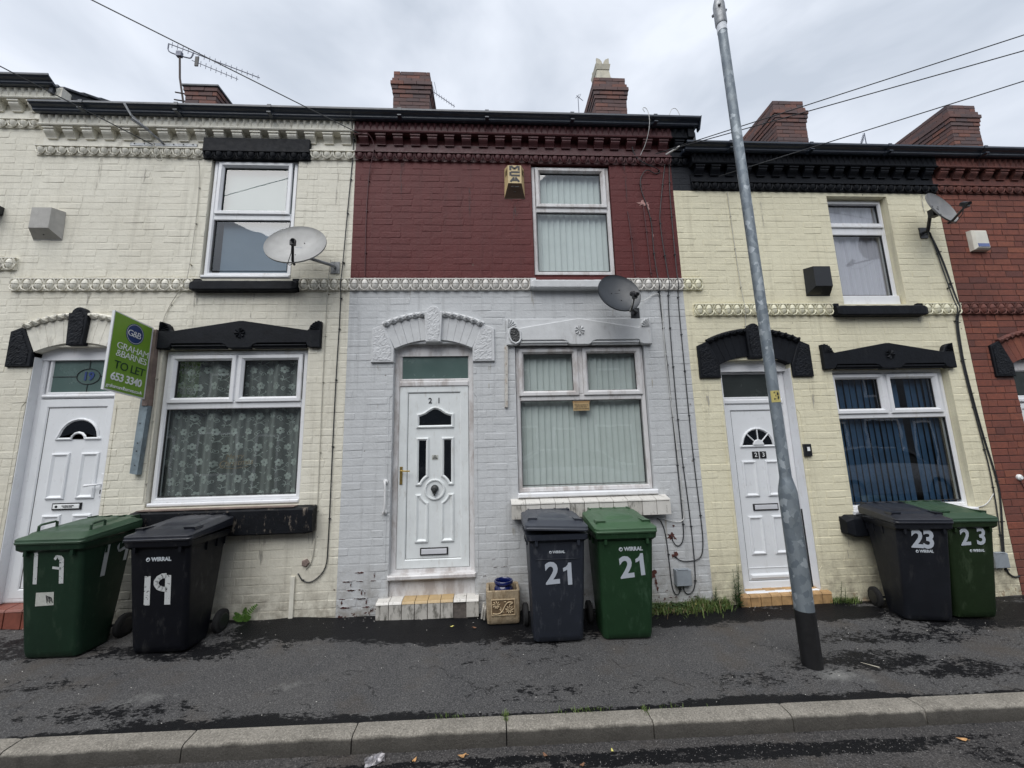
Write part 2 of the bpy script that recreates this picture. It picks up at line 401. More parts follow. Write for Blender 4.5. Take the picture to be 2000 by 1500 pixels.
# ---------------------------------------------------------------- mesh helpers
class MB:
    def __init__(s): s.v = []; s.f = []; s.t = []
    def poly(s, pts, tone=0.):
        i = len(s.v); s.v += [tuple(p) for p in pts]; s.f.append(tuple(range(i, i + len(pts)))); s.t += [tone] * len(pts)
    def add(s, vs, fs, tone=0.):
        i = len(s.v); s.v += [tuple(p) for p in vs]; s.f += [tuple(a + i for a in q) for q in fs]; s.t += [tone] * len(vs)
    def box(s, x0, x1, y0, y1, z0, z1, tone=0.):
        v = [(x0, y0, z0), (x1, y0, z0), (x1, y1, z0), (x0, y1, z0), (x0, y0, z1), (x1, y0, z1), (x1, y1, z1), (x0, y1, z1)]
        s.add(v, [(0, 3, 2, 1), (4, 5, 6, 7), (0, 1, 5, 4), (1, 2, 6, 5), (2, 3, 7, 6), (3, 0, 4, 7)], tone)
    def bbox(s, x0, x1, y0, y1, z0, z1, b=.004, tone=0.):
        """box with its front (-Y) edges bevelled"""
        v = [(x0, y1, z0), (x1, y1, z0), (x1, y1, z1), (x0, y1, z1), (x0, y0 + b, z0), (x1, y0 + b, z0), (x1, y0 + b, z1), (x0, y0 + b, z1),
             (x0 + b, y0, z0 + b), (x1 - b, y0, z0 + b), (x1 - b, y0, z1 - b), (x0 + b, y0, z1 - b)]
        s.add(v, [(0, 3, 2, 1), (0, 1, 5, 4), (1, 2, 6, 5), (2, 3, 7, 6), (3, 0, 4, 7), (4, 5, 9, 8), (5, 6, 10, 9), (6, 7, 11, 10), (7, 4, 8, 11), (8, 9, 10, 11)], tone)
    def prism(s, pts, y0, y1, tone=0., b=0.):
        """polygon in XZ (counter-clockwise seen from -Y) from y0 (front) to y1 (back); b bevels the front edge"""
        n = len(pts)
        ins = inset(pts, b) if b else None
        vs = [(x, y1, z) for x, z in pts] + [(x, y0 + b, z) for x, z in pts]
        fs = [tuple(range(n - 1, -1, -1))] + [(i, (i + 1) % n, n + (i + 1) % n, n + i) for i in range(n)]
        if b:
            vs += [(x, y0, z) for x, z in ins]
            fs += [(n + i, n + (i + 1) % n, 2 * n + (i + 1) % n, 2 * n + i) for i in range(n)] + [tuple(range(2 * n, 3 * n))]
        else: fs.append(tuple(range(n, 2 * n)))
        s.add(vs, fs, tone)
    def sweep(s, pts, prof, closed=True, tone=0.):
        """mitred moulding: prof = [(inset, y), ...] swept round the XZ polygon pts"""
        n = len(pts); rings = []
        for d, y in prof: rings.append([(x, y, z) for x, z in inset(pts, d, closed)])
        vs = [p for r in rings for p in r]; fs = []
        for k in range(len(prof) - 1):
            for i in range(n if closed else n - 1):
                j = (i + 1) % n
                fs.append((k * n + i, k * n + j, (k + 1) * n + j, (k + 1) * n + i))
        s.add(vs, fs, tone)
    def tube(s, path, r, n=6, tone=0., cap=True):
        path = [Vector(p) for p in path]; rs = r if isinstance(r, (list, tuple)) else [r] * len(path)
        i0 = len(s.v); last = None
        for k, p in enumerate(path):
            a = path[max(0, k - 1)]; c = path[min(len(path) - 1, k + 1)]
            t = (c - a).normalized() if (c - a).length > 1e-9 else Vector((0, 0, 1))
            if last is None:
                h = Vector((0, 0, 1)) if abs(t.z) < .9 else Vector((1, 0, 0)); u = t.cross(h).normalized()
            else: u = (last - t * last.dot(t)).normalized()
            last = u; w = t.cross(u)
            for j in range(n):
                q = p + (u * cos(2 * pi * j / n) + w * sin(2 * pi * j / n)) * rs[k]
                s.v.append(tuple(q)); s.t.append(tone)
        for k in range(len(path) - 1):
            for j in range(n):
                a = i0 + k * n + j; b = i0 + k * n + (j + 1) % n
                s.f.append((a, b, b + n, a + n))
        if cap:
            s.f.append(tuple(i0 + j for j in range(n - 1, -1, -1))); s.f.append(tuple(i0 + (len(path) - 1) * n + j for j in range(n)))
    def lathe(s, prof, c=(0, 0, 0), axis='Z', n=20, tone=0.):
        i0 = len(s.v); c = Vector(c)
        for r, h in prof:
            for j in range(n):
                a = 2 * pi * j / n
                p = {'Z': (r * cos(a), r * sin(a), h), 'Y': (r * cos(a), h, r * sin(a)), 'X': (h, r * cos(a), r * sin(a))}[axis]
                s.v.append(tuple(c + Vector(p))); s.t.append(tone)
        for k in range(len(prof) - 1):
            for j in range(n):
                a = i0 + k * n + j; b = i0 + k * n + (j + 1) % n
                s.f.append((a, b, b + n, a + n))
        s.f.append(tuple(i0 + j for j in range(n - 1, -1, -1))); s.f.append(tuple(i0 + (len(prof) - 1) * n + j for j in range(n)))
    def loft(s, rings, tone=0., cap=True):
        i0 = len(s.v); n = len(rings[0])
        for r in rings:
            for p in r: s.v.append(tuple(p)); s.t.append(tone)
        for k in range(len(rings) - 1):
            for j in range(n):
                a = i0 + k * n + j; b = i0 + k * n + (j + 1) % n
                s.f.append((a, b, b + n, a + n))
        if cap:
            s.f.append(tuple(i0 + j for j in range(n - 1, -1, -1))); s.f.append(tuple(i0 + (len(rings) - 1) * n + j for j in range(n)))
    def xform(s, M, i=0): s.v[i:] = [tuple(M @ Vector(p)) for p in s.v[i:]]
    def mesh(s, name, mat, smooth=False, fix=True):
        me = bpy.data.meshes.new(name); me.from_pydata(s.v, [], s.f)
        a = me.attributes.new("tone", 'FLOAT', 'POINT'); a.data.foreach_set("value", s.t)
        if fix:
            bm = bmesh.new(); bm.from_mesh(me); bmesh.ops.recalc_face_normals(bm, faces=bm.faces); bm.to_mesh(me); bm.free()
        if smooth:
            me.polygons.foreach_set("use_smooth", [True] * len(me.polygons))
            try: me.set_sharp_from_angle(angle=radians(38))
            except Exception: pass
        for x in (mat if isinstance(mat, (list, tuple)) else [mat]): me.materials.append(MATS[x])
        return me
    def obj(s, name, mat, parent=None, smooth=False, fix=True, loc=None):
        o = bpy.data.objects.new(name, s.mesh(name, mat, smooth, fix)); COL.objects.link(o)
        if parent: o.parent = parent
        if loc: o.location = loc
        return o
def inset(pts, d, closed=True):
    if not d: return list(pts)
    n = len(pts); out = []
    for i in range(n):
        p = Vector(pts[i]); a = Vector(pts[i - 1]); c = Vector(pts[(i + 1) % n])
        if not closed and i == 0: a = p * 2 - c
        if not closed and i == n - 1: c = p * 2 - a
        e1 = (p - a).normalized(); e2 = (c - p).normalized()
        n1 = Vector((-e1.y, e1.x)); n2 = Vector((-e2.y, e2.x)); m = n1 + n2
        if m.length < 1e-6: m = n1
        m.normalize(); k = max(.35, m.dot(n1))
        out.append(tuple(p + m * (d / k)))
    return out
def rect(x0, x1, z0, z1): return [(x0, z0), (x1, z0), (x1, z1), (x0, z1)]
def arc(cx, cz, r, a0, a1, n): return [(cx + r * cos(a0 + (a1 - a0) * i / n), cz + r * sin(a0 + (a1 - a0) * i / n)) for i in range(n + 1)]

def empty(name, loc=(0, 0, 0), parent=None, rz=0.):
    o = bpy.data.objects.new(name, None); COL.objects.link(o); o.location = loc; o.rotation_euler = (0, 0, rz); o.empty_display_size = .1
    if parent: o.parent = parent
    return o
def tag(o, label, cat=None, group=None, kind=None):
    if label: o['label'] = label
    if cat: o['category'] = cat
    if group: o['group'] = group
    if kind: o['kind'] = kind
    return o
def stuff(o): o['kind'] = 'stuff'; return o
def inst(name, me, parent, loc=(0, 0, 0), rot=(0, 0, 0), sc=(1, 1, 1)):
    o = bpy.data.objects.new(name, me); COL.objects.link(o); o.parent = parent; o.location = loc; o.rotation_euler = rot; o.scale = sc
    return o
def text_mesh(body, size, mat, bold=0., ext=.0008, sx=1., shear=0., align='CENTER', space=1.):
    cu = bpy.data.curves.new("lettering", 'FONT'); cu.body = body; cu.size = size; cu.offset = bold * size; cu.extrude = ext
    cu.align_x = align; cu.align_y = 'CENTER'; cu.shear = shear; cu.space_character = space; cu.resolution_u = 3
    o = bpy.data.objects.new("lettering", cu); COL.objects.link(o)
    dg = bpy.context.evaluated_depsgraph_get()
    me = bpy.data.meshes.new_from_object(o.evaluated_get(dg))
    bpy.data.objects.remove(o); bpy.data.curves.remove(cu)
    if sx != 1.: me.transform(Matrix.Diagonal((sx, 1, 1, 1)))
    me.materials.clear(); me.materials.append(MATS[mat])
    return me
def lettering(name, body, size, mat, parent, loc, rot=(pi / 2, 0, 0), **k):
    me = text_mesh(body, size, mat, **k)
    return inst(name, me, parent, loc, rot)

def gz(x, y): return .03 - .0155 * x + .07 * y          # the pavement: falls to the right and towards the kerb

# ---------------------------------------------------------------- ground: pavement, kerb, road
KY0, KY1 = -1.41, -1.535
WETS = [(-.55, -.24, 1.3, .36, .74), (-1.75, -.20, .9, .28, .68), (.7, -.25, 1.0, .30, .56), (1.75, -.22, .8, .22, .72), (2.5, -.2, .7, .18, .66), (3.35, -.22, .8, .20, .70),
        (4.9, -.3, 1.5, .40, .62), (3.0, -1.0, 1.0, .22, .47), (3.6, -1.15, .9, .18, .46), (1.9, -1.15, .9, .20, .38), (2.0, -1.36, 1.1, .08, .56), (-2.5, -1.22, 1.0, .16, .42), (-1.4, -1.35, 1.6, .08, .50),
        (.6, -1.2, 1.5, .2, .33), (-2.6, -.5, 1.1, .22, .50), (-4.2, -.4, 1.3, .35, .46), (0, -.015, 9, .07, .62), (0, -1.405, 9, .028, .60), (.4, -.50, .8, .16, .50), (3.6, -.65, 1.7, .25, .40), (.2, -.78, 1.8, .3, .30), (5.5, -.9, 1.6, .5, .38), (-3.5, -.9, 1.2, .2, .36), (-2.0, -1.72, 1.8, .14, .50), (1.6, -1.68, 2.4, .10, .56), (.4, -1.62, 3.5, .05, .56), (3.6, -1.8, 1.3, .2, .44)]
PALES = [(2.62, -1.14, .30, .12, .62), (2.75, -1.2, .22, .06, .6), (-2.45, -1.1, .35, .12, .5), (-1.5, -1.0, .3, .1, .45), (-2.4, -.9, .3, .1, .4)]
def field(x, y, L_):
    v = 0.
    for cx, cy, rx, ry, a in L_:
        d = ((x - cx) / rx) ** 2 + ((y - cy) / ry) ** 2
        if d < 4: v = max(v, a * max(0., 1.15 - .75 * d) if d < 1.6 else 0)
    return min(v, .75)
def sheet(name, xs, ys, zf, mat, label_kind='structure'):
    vs = [(x, y, zf(x, y)) for y in ys for x in xs]; nx = len(xs)
    fs = [(j * nx + i, j * nx + i + 1, (j + 1) * nx + i + 1, (j + 1) * nx + i) for j in range(len(ys) - 1) for i in range(nx - 1)]
    me = bpy.data.meshes.new(name); me.from_pydata(vs, [], fs)
    for an, LL in (("wet", WETS), ("pale", PALES)):
        a = me.attributes.new(an, 'FLOAT', 'POINT'); a.data.foreach_set("value", [field(v[0], v[1], LL) if abs(v[0]) < 9 else .2 for v in vs])
    me.materials.append(MATS[mat]); me.polygons.foreach_set("use_smooth", [True] * len(fs))
    o = bpy.data.objects.new(name, me); COL.objects.link(o); o['kind'] = 'structure'
    return o
asphalt("pavement_asphalt", (.052, .052, .054), (.074, .072, .071), "wet")
asphalt("road_asphalt", (.036, .035, .036), (.060, .056, .054), "wet", .8, 95.)
xs = [-60, -30, -15] + [-9 + .06 * i for i in range(301)] + [15, 30, 60]
ys = [KY0 + .06 * i for i in range(24)] + [.05]
def pav_z(x, y):
    z = gz(x, y)
    if y > -.12: z += .006 * sin(x * 9) * max(0, (y + .12) / .12)
    return z + .004 * sin(x * 2.3 + y * 5) + .003 * sin(x * 6.1 - y * 3)
sheet("pavement", xs, ys, pav_z, "pavement_asphalt")
def road_z(x, y): return gz(x, KY1) - .085 + min(.09, .03 * abs(y - KY1)) * (1 if y > -6 else 1)
sheet("road", xs, [-9.6, -8, -6, -5, -4] + [-3.4 + .08 * i for i in range(24)] + [KY1 + .01], road_z, "road_asphalt")
sheet("far_pavement", [-60, 60], [-11.2, -9.6], lambda x, y: gz(x, KY1) + .06, "pavement_asphalt")
sheet("ground", [-300, 300], [-300, 300], lambda x, y: -2.2, "road_asphalt")
kerb = MB()
kerb.box(-60, 60, KY1 + .02, KY0 - .004, -.6, -.55)
kerb_o = kerb.obj("kerb", "kerb_concrete"); kerb_o['kind'] = 'structure'
def kerb_stone(x0, x1):
    m = MB(); n = 26; rings = []
    chipped = random.random() < .5
    for i in range(n + 1):
        t = i / n; x = x0 + .004 + (x1 - x0 - .008) * t
        zt = gz(x, KY0) + .006; zb = zt - .35
        e = 0.
        if t in (0, 1): e = random.uniform(.002, .007)
        j = random.uniform(-.004, .004)
        prof = [(KY0 - .002, zb), (KY0 - .002, zt - e), (KY0 - .05, zt - e + j), (KY1 + .026, zt - .002 - e + j), (KY1 + .010, zt - .010 - e + j), (KY1 + .002 + j + e * .5, zt - .026 - e * .5), (KY1 + e * .4 + j, zt - .10), (KY1, zb)]
        rings.append([(x, a, b) for a, b in prof])
    m.loft(rings)
    m.t = [1. if v[2] < gz(v[0], KY0) - .09 else (.80 if v[1] < KY1 + .008 else 0.) for v in m.v]  # front face darker than the top, darkest at its foot
    return m.obj("kerb_stone", "kerb_concrete", kerb_o, smooth=True)
kx = [-2.90 - .93 * 4, -2.90 - .93 * 3, -2.90 - .93 * 2, -3.80, -2.88, -1.86, -.87, .075, 1.01, 1.93, 2.85, 3.78, 4.71, 5.64, 6.57, 7.5]
for a, b in zip(kx, kx[1:]): kerb_stone(a, b)

# ---------------------------------------------------------------- brickwork
SP, HP, JT = .2335, .117, .009          # stretcher and header pitch, joint
BR_VAR = {}
def brick_mesh(w, h, mat, soft, key):
    k = (w, h, mat, soft, key)
    if k not in BR_VAR:
        m = MB(); rd = random.Random(hash((w, h, soft, key)) & 0xffff); D = soft
        j = lambda a: rd.uniform(-a, a)
        x0, x1, z0, z1 = JT / 2, w - JT / 2, JT / 2, h - JT / 2
        pr = D[0] + j(D[1]); b = D[2]; q = D[3]
        v = [(x0, .006, z0), (x1, .006, z0), (x1, .006, z1), (x0, .006, z1),
             (x0 + j(q), -pr * .5, z0 + j(q)), (x1 + j(q), -pr * .5, z0 + j(q)), (x1 + j(q), -pr * .5, z1 + j(q)), (x0 + j(q), -pr * .5, z1 + j(q)),
             (x0 + b + j(q), -pr + j(D[1] * .6), z0 + b + j(q)), (x1 - b + j(q), -pr + j(D[1] * .6), z0 + b + j(q)), (x1 - b + j(q), -pr + j(D[1] * .6), z1 - b + j(q)), (x0 + b + j(q), -pr + j(D[1] * .6), z1 - b + j(q))]
        f = [(0, 1, 5, 4), (1, 2, 6, 5), (2, 3, 7, 6), (3, 0, 4, 7), (4, 5, 9, 8), (5, 6, 10, 9), (6, 7, 11, 10), (7, 4, 8, 11), (8, 9, 10, 11)]
        m.add(v, f, rd.random())
        BR_VAR[k] = (m.mesh("brick", mat, fix=False), v, f)
    return BR_VAR[k]
PAINTED = (.0020, .0016, .0055, .0040)
BARE = (.0052, .0015, .0025, .0015)
def lay_bricks(spec, wall, x0, x1, z0, z1, holes, matf, soft, course=.0807, phase=0., zref=0., maxn=300, seed=1, house=None):
    """bricks of one front wall: the 300 that show largest are objects, the rest is one joined part"""
    rd = random.Random(seed); out = []
    k = 0; kz = int(math.floor((z0 - zref) / course))
    while zref + kz * course < z1 - .01:
        zb = zref + kz * course; zt = zb + course
        seq = [SP, SP, HP] if kz % 2 == 0 else [SP, HP, SP]
        x = x0 - phase - ((kz % 2) * (SP * .5 + .02) + (kz % 4 // 2) * HP) - rd.uniform(0, .03); i = rd.randint(0, 2)
        segs = [(x0, x1)]
        for hx0, hx1, hz0, hz1 in holes:
            ov = min(zt, hz1) - max(zb, hz0)
            if ov > course * .25:
                ns = []
                for a, b in segs:
                    if hx1 <= a or hx0 >= b: ns.append((a, b))
                    else:
                        if hx0 - a > .02: ns.append((a, hx0))
                        if b - hx1 > .02: ns.append((hx1, b))
                segs = ns
        while x < x1:
            w = seq[i % 3] + rd.uniform(-.003, .003); i += 1
            for a, b in segs:
                u, v = max(x, a), min(x + w, b)
                if v - u > .03: out.append((u, v, zb, w))
            x += w
        kz += 1
    def size(b):
        c = Vector(((b[0] + b[1]) / 2, 0, b[2] + .04)); d = c - CAMP
        return (b[1] - b[0]) * course * d.y / d.length ** 3
    out.sort(key=size, reverse=True)
    rest = MB()
    groups = {}
    for n, (u, v, zb, w) in enumerate(out):
        mat = matf((u + v) / 2, zb + course / 2)
        full = SP if w > .17 else HP
        me, vs, fs = brick_mesh(full, course, mat, soft, rd.randint(0, 7))
        sx = (v - u) / full
        if n < maxn:
            inst("brick", me, wall, (u, 0, zb), (0, 0, 0), (sx, 1, 1))
        else:
            g = groups.setdefault(mat, MB())
            g.add([(u + p[0] * sx, p[1], zb + p[2]) for p in vs], fs, rd.random())
    if groups:
        mats = list(groups); allm = MB(); idx = []
        for i, k_ in enumerate(mats):
            g = groups[k_]; o = len(allm.v); allm.v += g.v; allm.t += g.t; allm.f += [tuple(a + o for a in q) for q in g.f]; idx += [i] * len(g.f)
        me = allm.mesh("brickwork", mats, fix=False); me.polygons.foreach_set("material_index", idx)
        o = inst("brickwork", me, wall); stuff(o)

def wall_mesh(x0, x1, z0, z1, holes, matf, thick=.12):
    """mortar face with openings cut and their reveals; holes = (x0,x1,z0,z1)"""
    xs_ = sorted({x0, x1} | {h[0] for h in holes} | {h[1] for h in holes}); zs_ = sorted({z0, z1, *MATZ} | {h[2] for h in holes} | {h[3] for h in holes})
    zs_ = [z for z in zs_ if z0 <= z <= z1]; xs_ = [x for x in xs_ if x0 <= x <= x1]
    m = MB(); mats = []; idx = []
    def mi(a):
        if a not in mats: mats.append(a)
        return mats.index(a)
    for a, b in zip(xs_, xs_[1:]):
        for c, d in zip(zs_, zs_[1:]):
            cx, cz = (a + b) / 2, (c + d) / 2
            if any(h[0] < cx < h[1] and h[2] < cz < h[3] for h in holes): continue
            m.poly([(a, 0, c), (b, 0, c), (b, 0, d), (a, 0, d)]); idx.append(mi(matf(cx, cz)))
    for h in holes:
        for q, (cx, cz) in (([(h[0], 0, h[2]), (h[0], 0, h[3]), (h[0], thick, h[3]), (h[0], thick, h[2])], (h[0], (h[2] + h[3]) / 2)),
                            ([(h[1], 0, h[2]), (h[1], thick, h[2]), (h[1], thick, h[3]), (h[1], 0, h[3])], (h[1], (h[2] + h[3]) / 2)),
                            ([(h[0], 0, h[2]), (h[0], thick, h[2]), (h[1], thick, h[2]), (h[1], 0, h[2])], ((h[0] + h[1]) / 2, h[2])),
                            ([(h[0], 0, h[3]), (h[1], 0, h[3]), (h[1], thick, h[3]), (h[0], thick, h[3])], ((h[0] + h[1]) / 2, h[3]))):
            m.poly(q); idx.append(mi(matf(cx, cz)))
    me = m.mesh("wall", mats, fix=False); me.polygons.foreach_set("material_index", idx)
    return me
MATZ = []

# ---------------------------------------------------------------- windows
def ringbox(m, x0, x1, z0, z1, prof): m.sweep(rect(x0, x1, z0, z1), prof)
def window(house, x0, x1, z0, z1, Y, cells, mat="upvc_white", fw=.045, cill=True, room=True):
    """cells: list of (x0,x1,z0,z1,'sash'|'fixed') giving the glass sizes"""
    m = MB()
    ringbox(m, x0, x1, z0, z1, [(0, Y + .06), (0, Y), (.004, Y - .003), (fw - .012, Y - .003), (fw, Y + .012), (fw, Y + .06)])
    zs_ = sorted({c[3] for c in cells} | {c[2] for c in cells})
    # transom and mullion between the cells
    top = [c for c in cells if c[2] > (z0 + z1) / 2]; low = [c for c in cells if c not in top]
    if top and low:
        tz0, tz1 = low[0][3], top[0][2]
        pad = .052 if top[0][4] == 'sash' else 0
        m.bbox(x0 + fw - .002, x1 - fw + .002, Y - .001, Y + .05, tz0, tz1 - pad + .015, .008)
        if len(top) == 2: m.bbox((top[0][1] + top[1][0]) / 2 - .03, (top[0][1] + top[1][0]) / 2 + .03, Y - .001, Y + .05, tz1 - pad + .015, z1 - fw + .004, .006)
    f = m.obj("window", mat, house)
    for c in cells:
        if c[4] == 'sash':
            s = MB(); w = .058
            ringbox(s, c[0] - w, c[1] + w, c[2] - w, c[3] + w, [(0, Y + .002), (0, Y - .017), (.005, Y - .022), (.036, Y - .022), (w - .004, Y - .002), (w, Y + .004), (w, Y + .03)])
            s.obj("sash", mat, f)
        g = MB(); ringbox(g, c[0] - .003, c[1] + .003, c[2] - .003, c[3] + .003, [(0, Y + .010), (.007, Y + .010), (.007, Y + .03)])
        g.obj("seal", "rubber_seal", f)
        p = MB(); p.poly([(c[0], Y + .022, c[2]), (c[1], Y + .022, c[2]), (c[1], Y + .022, c[3]), (c[0], Y + .022, c[3])])
        p.obj("pane", "window_glass", f, fix=False)
    if cill:
        c = MB(); c.bbox(x0 - .01, x1 + .01, Y - .045, Y + .05, z0 - .038, z0 - .001, .01); c.obj("window_cill", mat, f)
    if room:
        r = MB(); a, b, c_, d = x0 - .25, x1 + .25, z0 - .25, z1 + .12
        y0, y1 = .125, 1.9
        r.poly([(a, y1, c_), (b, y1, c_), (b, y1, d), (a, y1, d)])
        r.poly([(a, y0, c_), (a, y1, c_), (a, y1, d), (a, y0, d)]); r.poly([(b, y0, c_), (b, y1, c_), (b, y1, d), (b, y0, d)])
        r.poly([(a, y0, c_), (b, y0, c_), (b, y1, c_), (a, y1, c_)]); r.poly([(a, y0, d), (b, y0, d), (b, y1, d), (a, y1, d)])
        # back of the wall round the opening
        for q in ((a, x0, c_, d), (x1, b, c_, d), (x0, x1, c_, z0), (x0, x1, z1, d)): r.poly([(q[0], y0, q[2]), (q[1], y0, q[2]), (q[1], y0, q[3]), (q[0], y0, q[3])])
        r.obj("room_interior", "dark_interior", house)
    return f

def vertical_blind(x0, x1, z0, z1, y, n, mat, label, ang, gapf=1.08, skip=()):
    t = tag(empty("vertical_blind", ((x0 + x1) / 2, y, z0)), label, "blind")
    w = (x1 - x0) / n
    hr = MB(); hr.box(x0 - (x0 + x1) / 2, x1 - (x0 + x1) / 2, -.02, .02, z1 - z0, z1 - z0 + .03); hr.obj("headrail", "upvc_white", t)
    m = MB(); n_ = 5; hw = w * gapf / 2
    vs = []
    for z in (0, z1 - z0):
        for i in range(n_ + 1):
            u = -1 + 2 * i / n_; vs.append((u * hw, .006 * (1 - u * u), z))
    m.add(vs, [(i, i + 1, n_ + 2 + i, n_ + 1 + i) for i in range(n_)])
    me = m.mesh("slat", mat, smooth=True, fix=False)
    for i in range(n):
        if i in skip: continue
        inst("slat", me, t, (x0 - (x0 + x1) / 2 + w * (i + .5), random.uniform(-.003, .003), 0), (radians(random.uniform(-.25, .25)), radians(random.uniform(-.3, .3)), radians(ang + random.uniform(-5, 5))))
    return t

# ---------------------------------------------------------------- trims
def arch(house, cx, dz, vm, stone, moulding, keym, back):
    """segmental door arch with springers, voussoirs, star moulding and keystone"""
    zc = 1.883 + dz; Ri, Ro = .985, 1.262; A = radians(25.6); n = 12
    ka = radians(3.9)
    vw = (A - ka) / 5
    for sgn in (-1, 1):
        for i in range(5):
            a0, a1 = ka + vw * i, ka + vw * (i + 1) - .0016
            pts = [(cx + sgn * Ri * sin(a0), zc + Ri * cos(a0)), (cx + sgn * Ri * sin(a1), zc + Ri * cos(a1)), (cx + sgn * Ro * sin(a1), zc + Ro * cos(a1)), (cx + sgn * Ro * sin(a0), zc + Ro * cos(a0))]
            if sgn < 0: pts = pts[::-1]
            m = MB(); m.prism(pts, -.018 - random.uniform(0, .002), .10, random.random(), .0018); m.obj("voussoir", vm, house)
        mo = MB(); prof_r = Ro + .027
        path = [(cx + sgn * prof_r * sin(ka + (A - ka) * i / 10), -.020, zc + prof_r * cos(ka + (A - ka) * i / 10)) for i in range(11)]
        mo.tube(path, .026, 6); mo.obj("arch_moulding", moulding, house, smooth=True)
        star = MB()
        for k in range(6):
            a = radians(0)
        sm = MB()
        sm.add([(-.036, .0, -.02), (0, -.012, -.034), (.036, 0, -.02), (.03, -.006, .022), (-.03, -.006, .022), (0, -.046, -.004)], [(0, 1, 5), (1, 2, 5), (2, 3, 5), (3, 4, 5), (4, 0, 5)])
        sm.lathe([(.013, -.036), (.013, -.052), (.006, -.052)], (0, 0, 0), 'Y', 6)
        sme = sm.mesh("star_boss", moulding)
        for k in range(6):
            a = ka + (A - ka) * (k + .5) / 6
            inst("star_boss", sme, house, (cx + sgn * (Ro + .02) * sin(a), -.024, zc + (Ro + .02) * cos(a)), (0, sgn * a, 0), (1.18, 1.1, 1.15))
        sp = [(-.675, 2.615), (-.43, 2.615), (-.43, 2.768), (-.548, 3.048), (-.675, 2.992)]
        sp = [(cx - sgn * x, z + dz) for x, z in sp]
        if sgn > 0: sp = sp[::-1] if False else [(cx + (-x + cx) * 1, z) for x, z in sp][::1]
        q = [(cx - .675 * -sgn, 2.615 + dz), (cx + .43 * sgn, 2.615 + dz), (cx + .43 * sgn, 2.768 + dz), (cx + .548 * sgn, 3.048 + dz), (cx + .675 * sgn, 2.992 + dz)]
        if sgn > 0: q = [q[1], q[0], q[4], q[3], q[2]]
        m = MB(); m.prism(q, -.030, .09, 0, .006)
        # vermiculated face
        q2 = inset(q, .022)
        rough_face(m, q2, -.031)
        m.obj("springer", stone, house)
        fl = [(cx + sgn * Ri * sin(A) , 2.615 + dz), (cx + sgn * .43, 2.615 + dz)]
    k = [(cx - .082, zc + Ri - .035), (cx + .082, zc + Ri - .035), (cx + .100, zc + 1.300)] + arc(cx, zc + 1.292, .072, radians(8), radians(172), 8) + [(cx - .100, zc + 1.300)]
    m = MB(); m.prism(k, -.060, .08, 0, .006)
    rough_face(m, inset(k, .02), -.061)
    m.obj("keystone", keym, house)
    # soffit and board behind the arch
    b = MB(); p = [(cx + (Ri + .004) * sin(a), zc + (Ri + .004) * cos(a)) for a in [A * (1 - 2 * i / n) for i in range(n + 1)]]
    p = [(cx - .43, 2.70 + dz), (cx + .43, 2.70 + dz)] + p
    b.prism(p, .070, .10); b.obj("arch_board", back, house)
def rough_face(m, poly, y, step=.013, amp=.0055):
    xs_ = [p[0] for p in poly]; zs_ = [p[1] for p in poly]
    x0, x1, z0, z1 = min(xs_), max(xs_), min(zs_), max(zs_)
    def inside(x, z):
        c = False; n = len(poly)
        for i in range(n):
            xa, za = poly[i]; xb, zb = poly[i - 1]
            if (za > z) != (zb > z) and x < (xb - xa) * (z - za) / (zb - za) + xa: c = not c
        return c
    nx = max(2, int((x1 - x0) / step)); nz = max(2, int((z1 - z0) / step)); rd = random.Random(int(x0 * 999))
    H = {}
    for i in range(nx + 1):
        for j in range(nz + 1):
            x = x0 + (x1 - x0) * i / nx; z = z0 + (z1 - z0) * j / nz
            if inside(x, z): H[i, j] = len(m.v); m.v.append((x + rd.uniform(-.004, .004), y - rd.uniform(0, amp), z + rd.uniform(-.004, .004))); m.t.append(0)
    for i in range(nx):
        for j in range(nz):
            q = [(i, j), (i + 1, j), (i + 1, j + 1), (i, j + 1)]
            if all(a in H for a in q): m.f.append(tuple(H[a] for a in q))

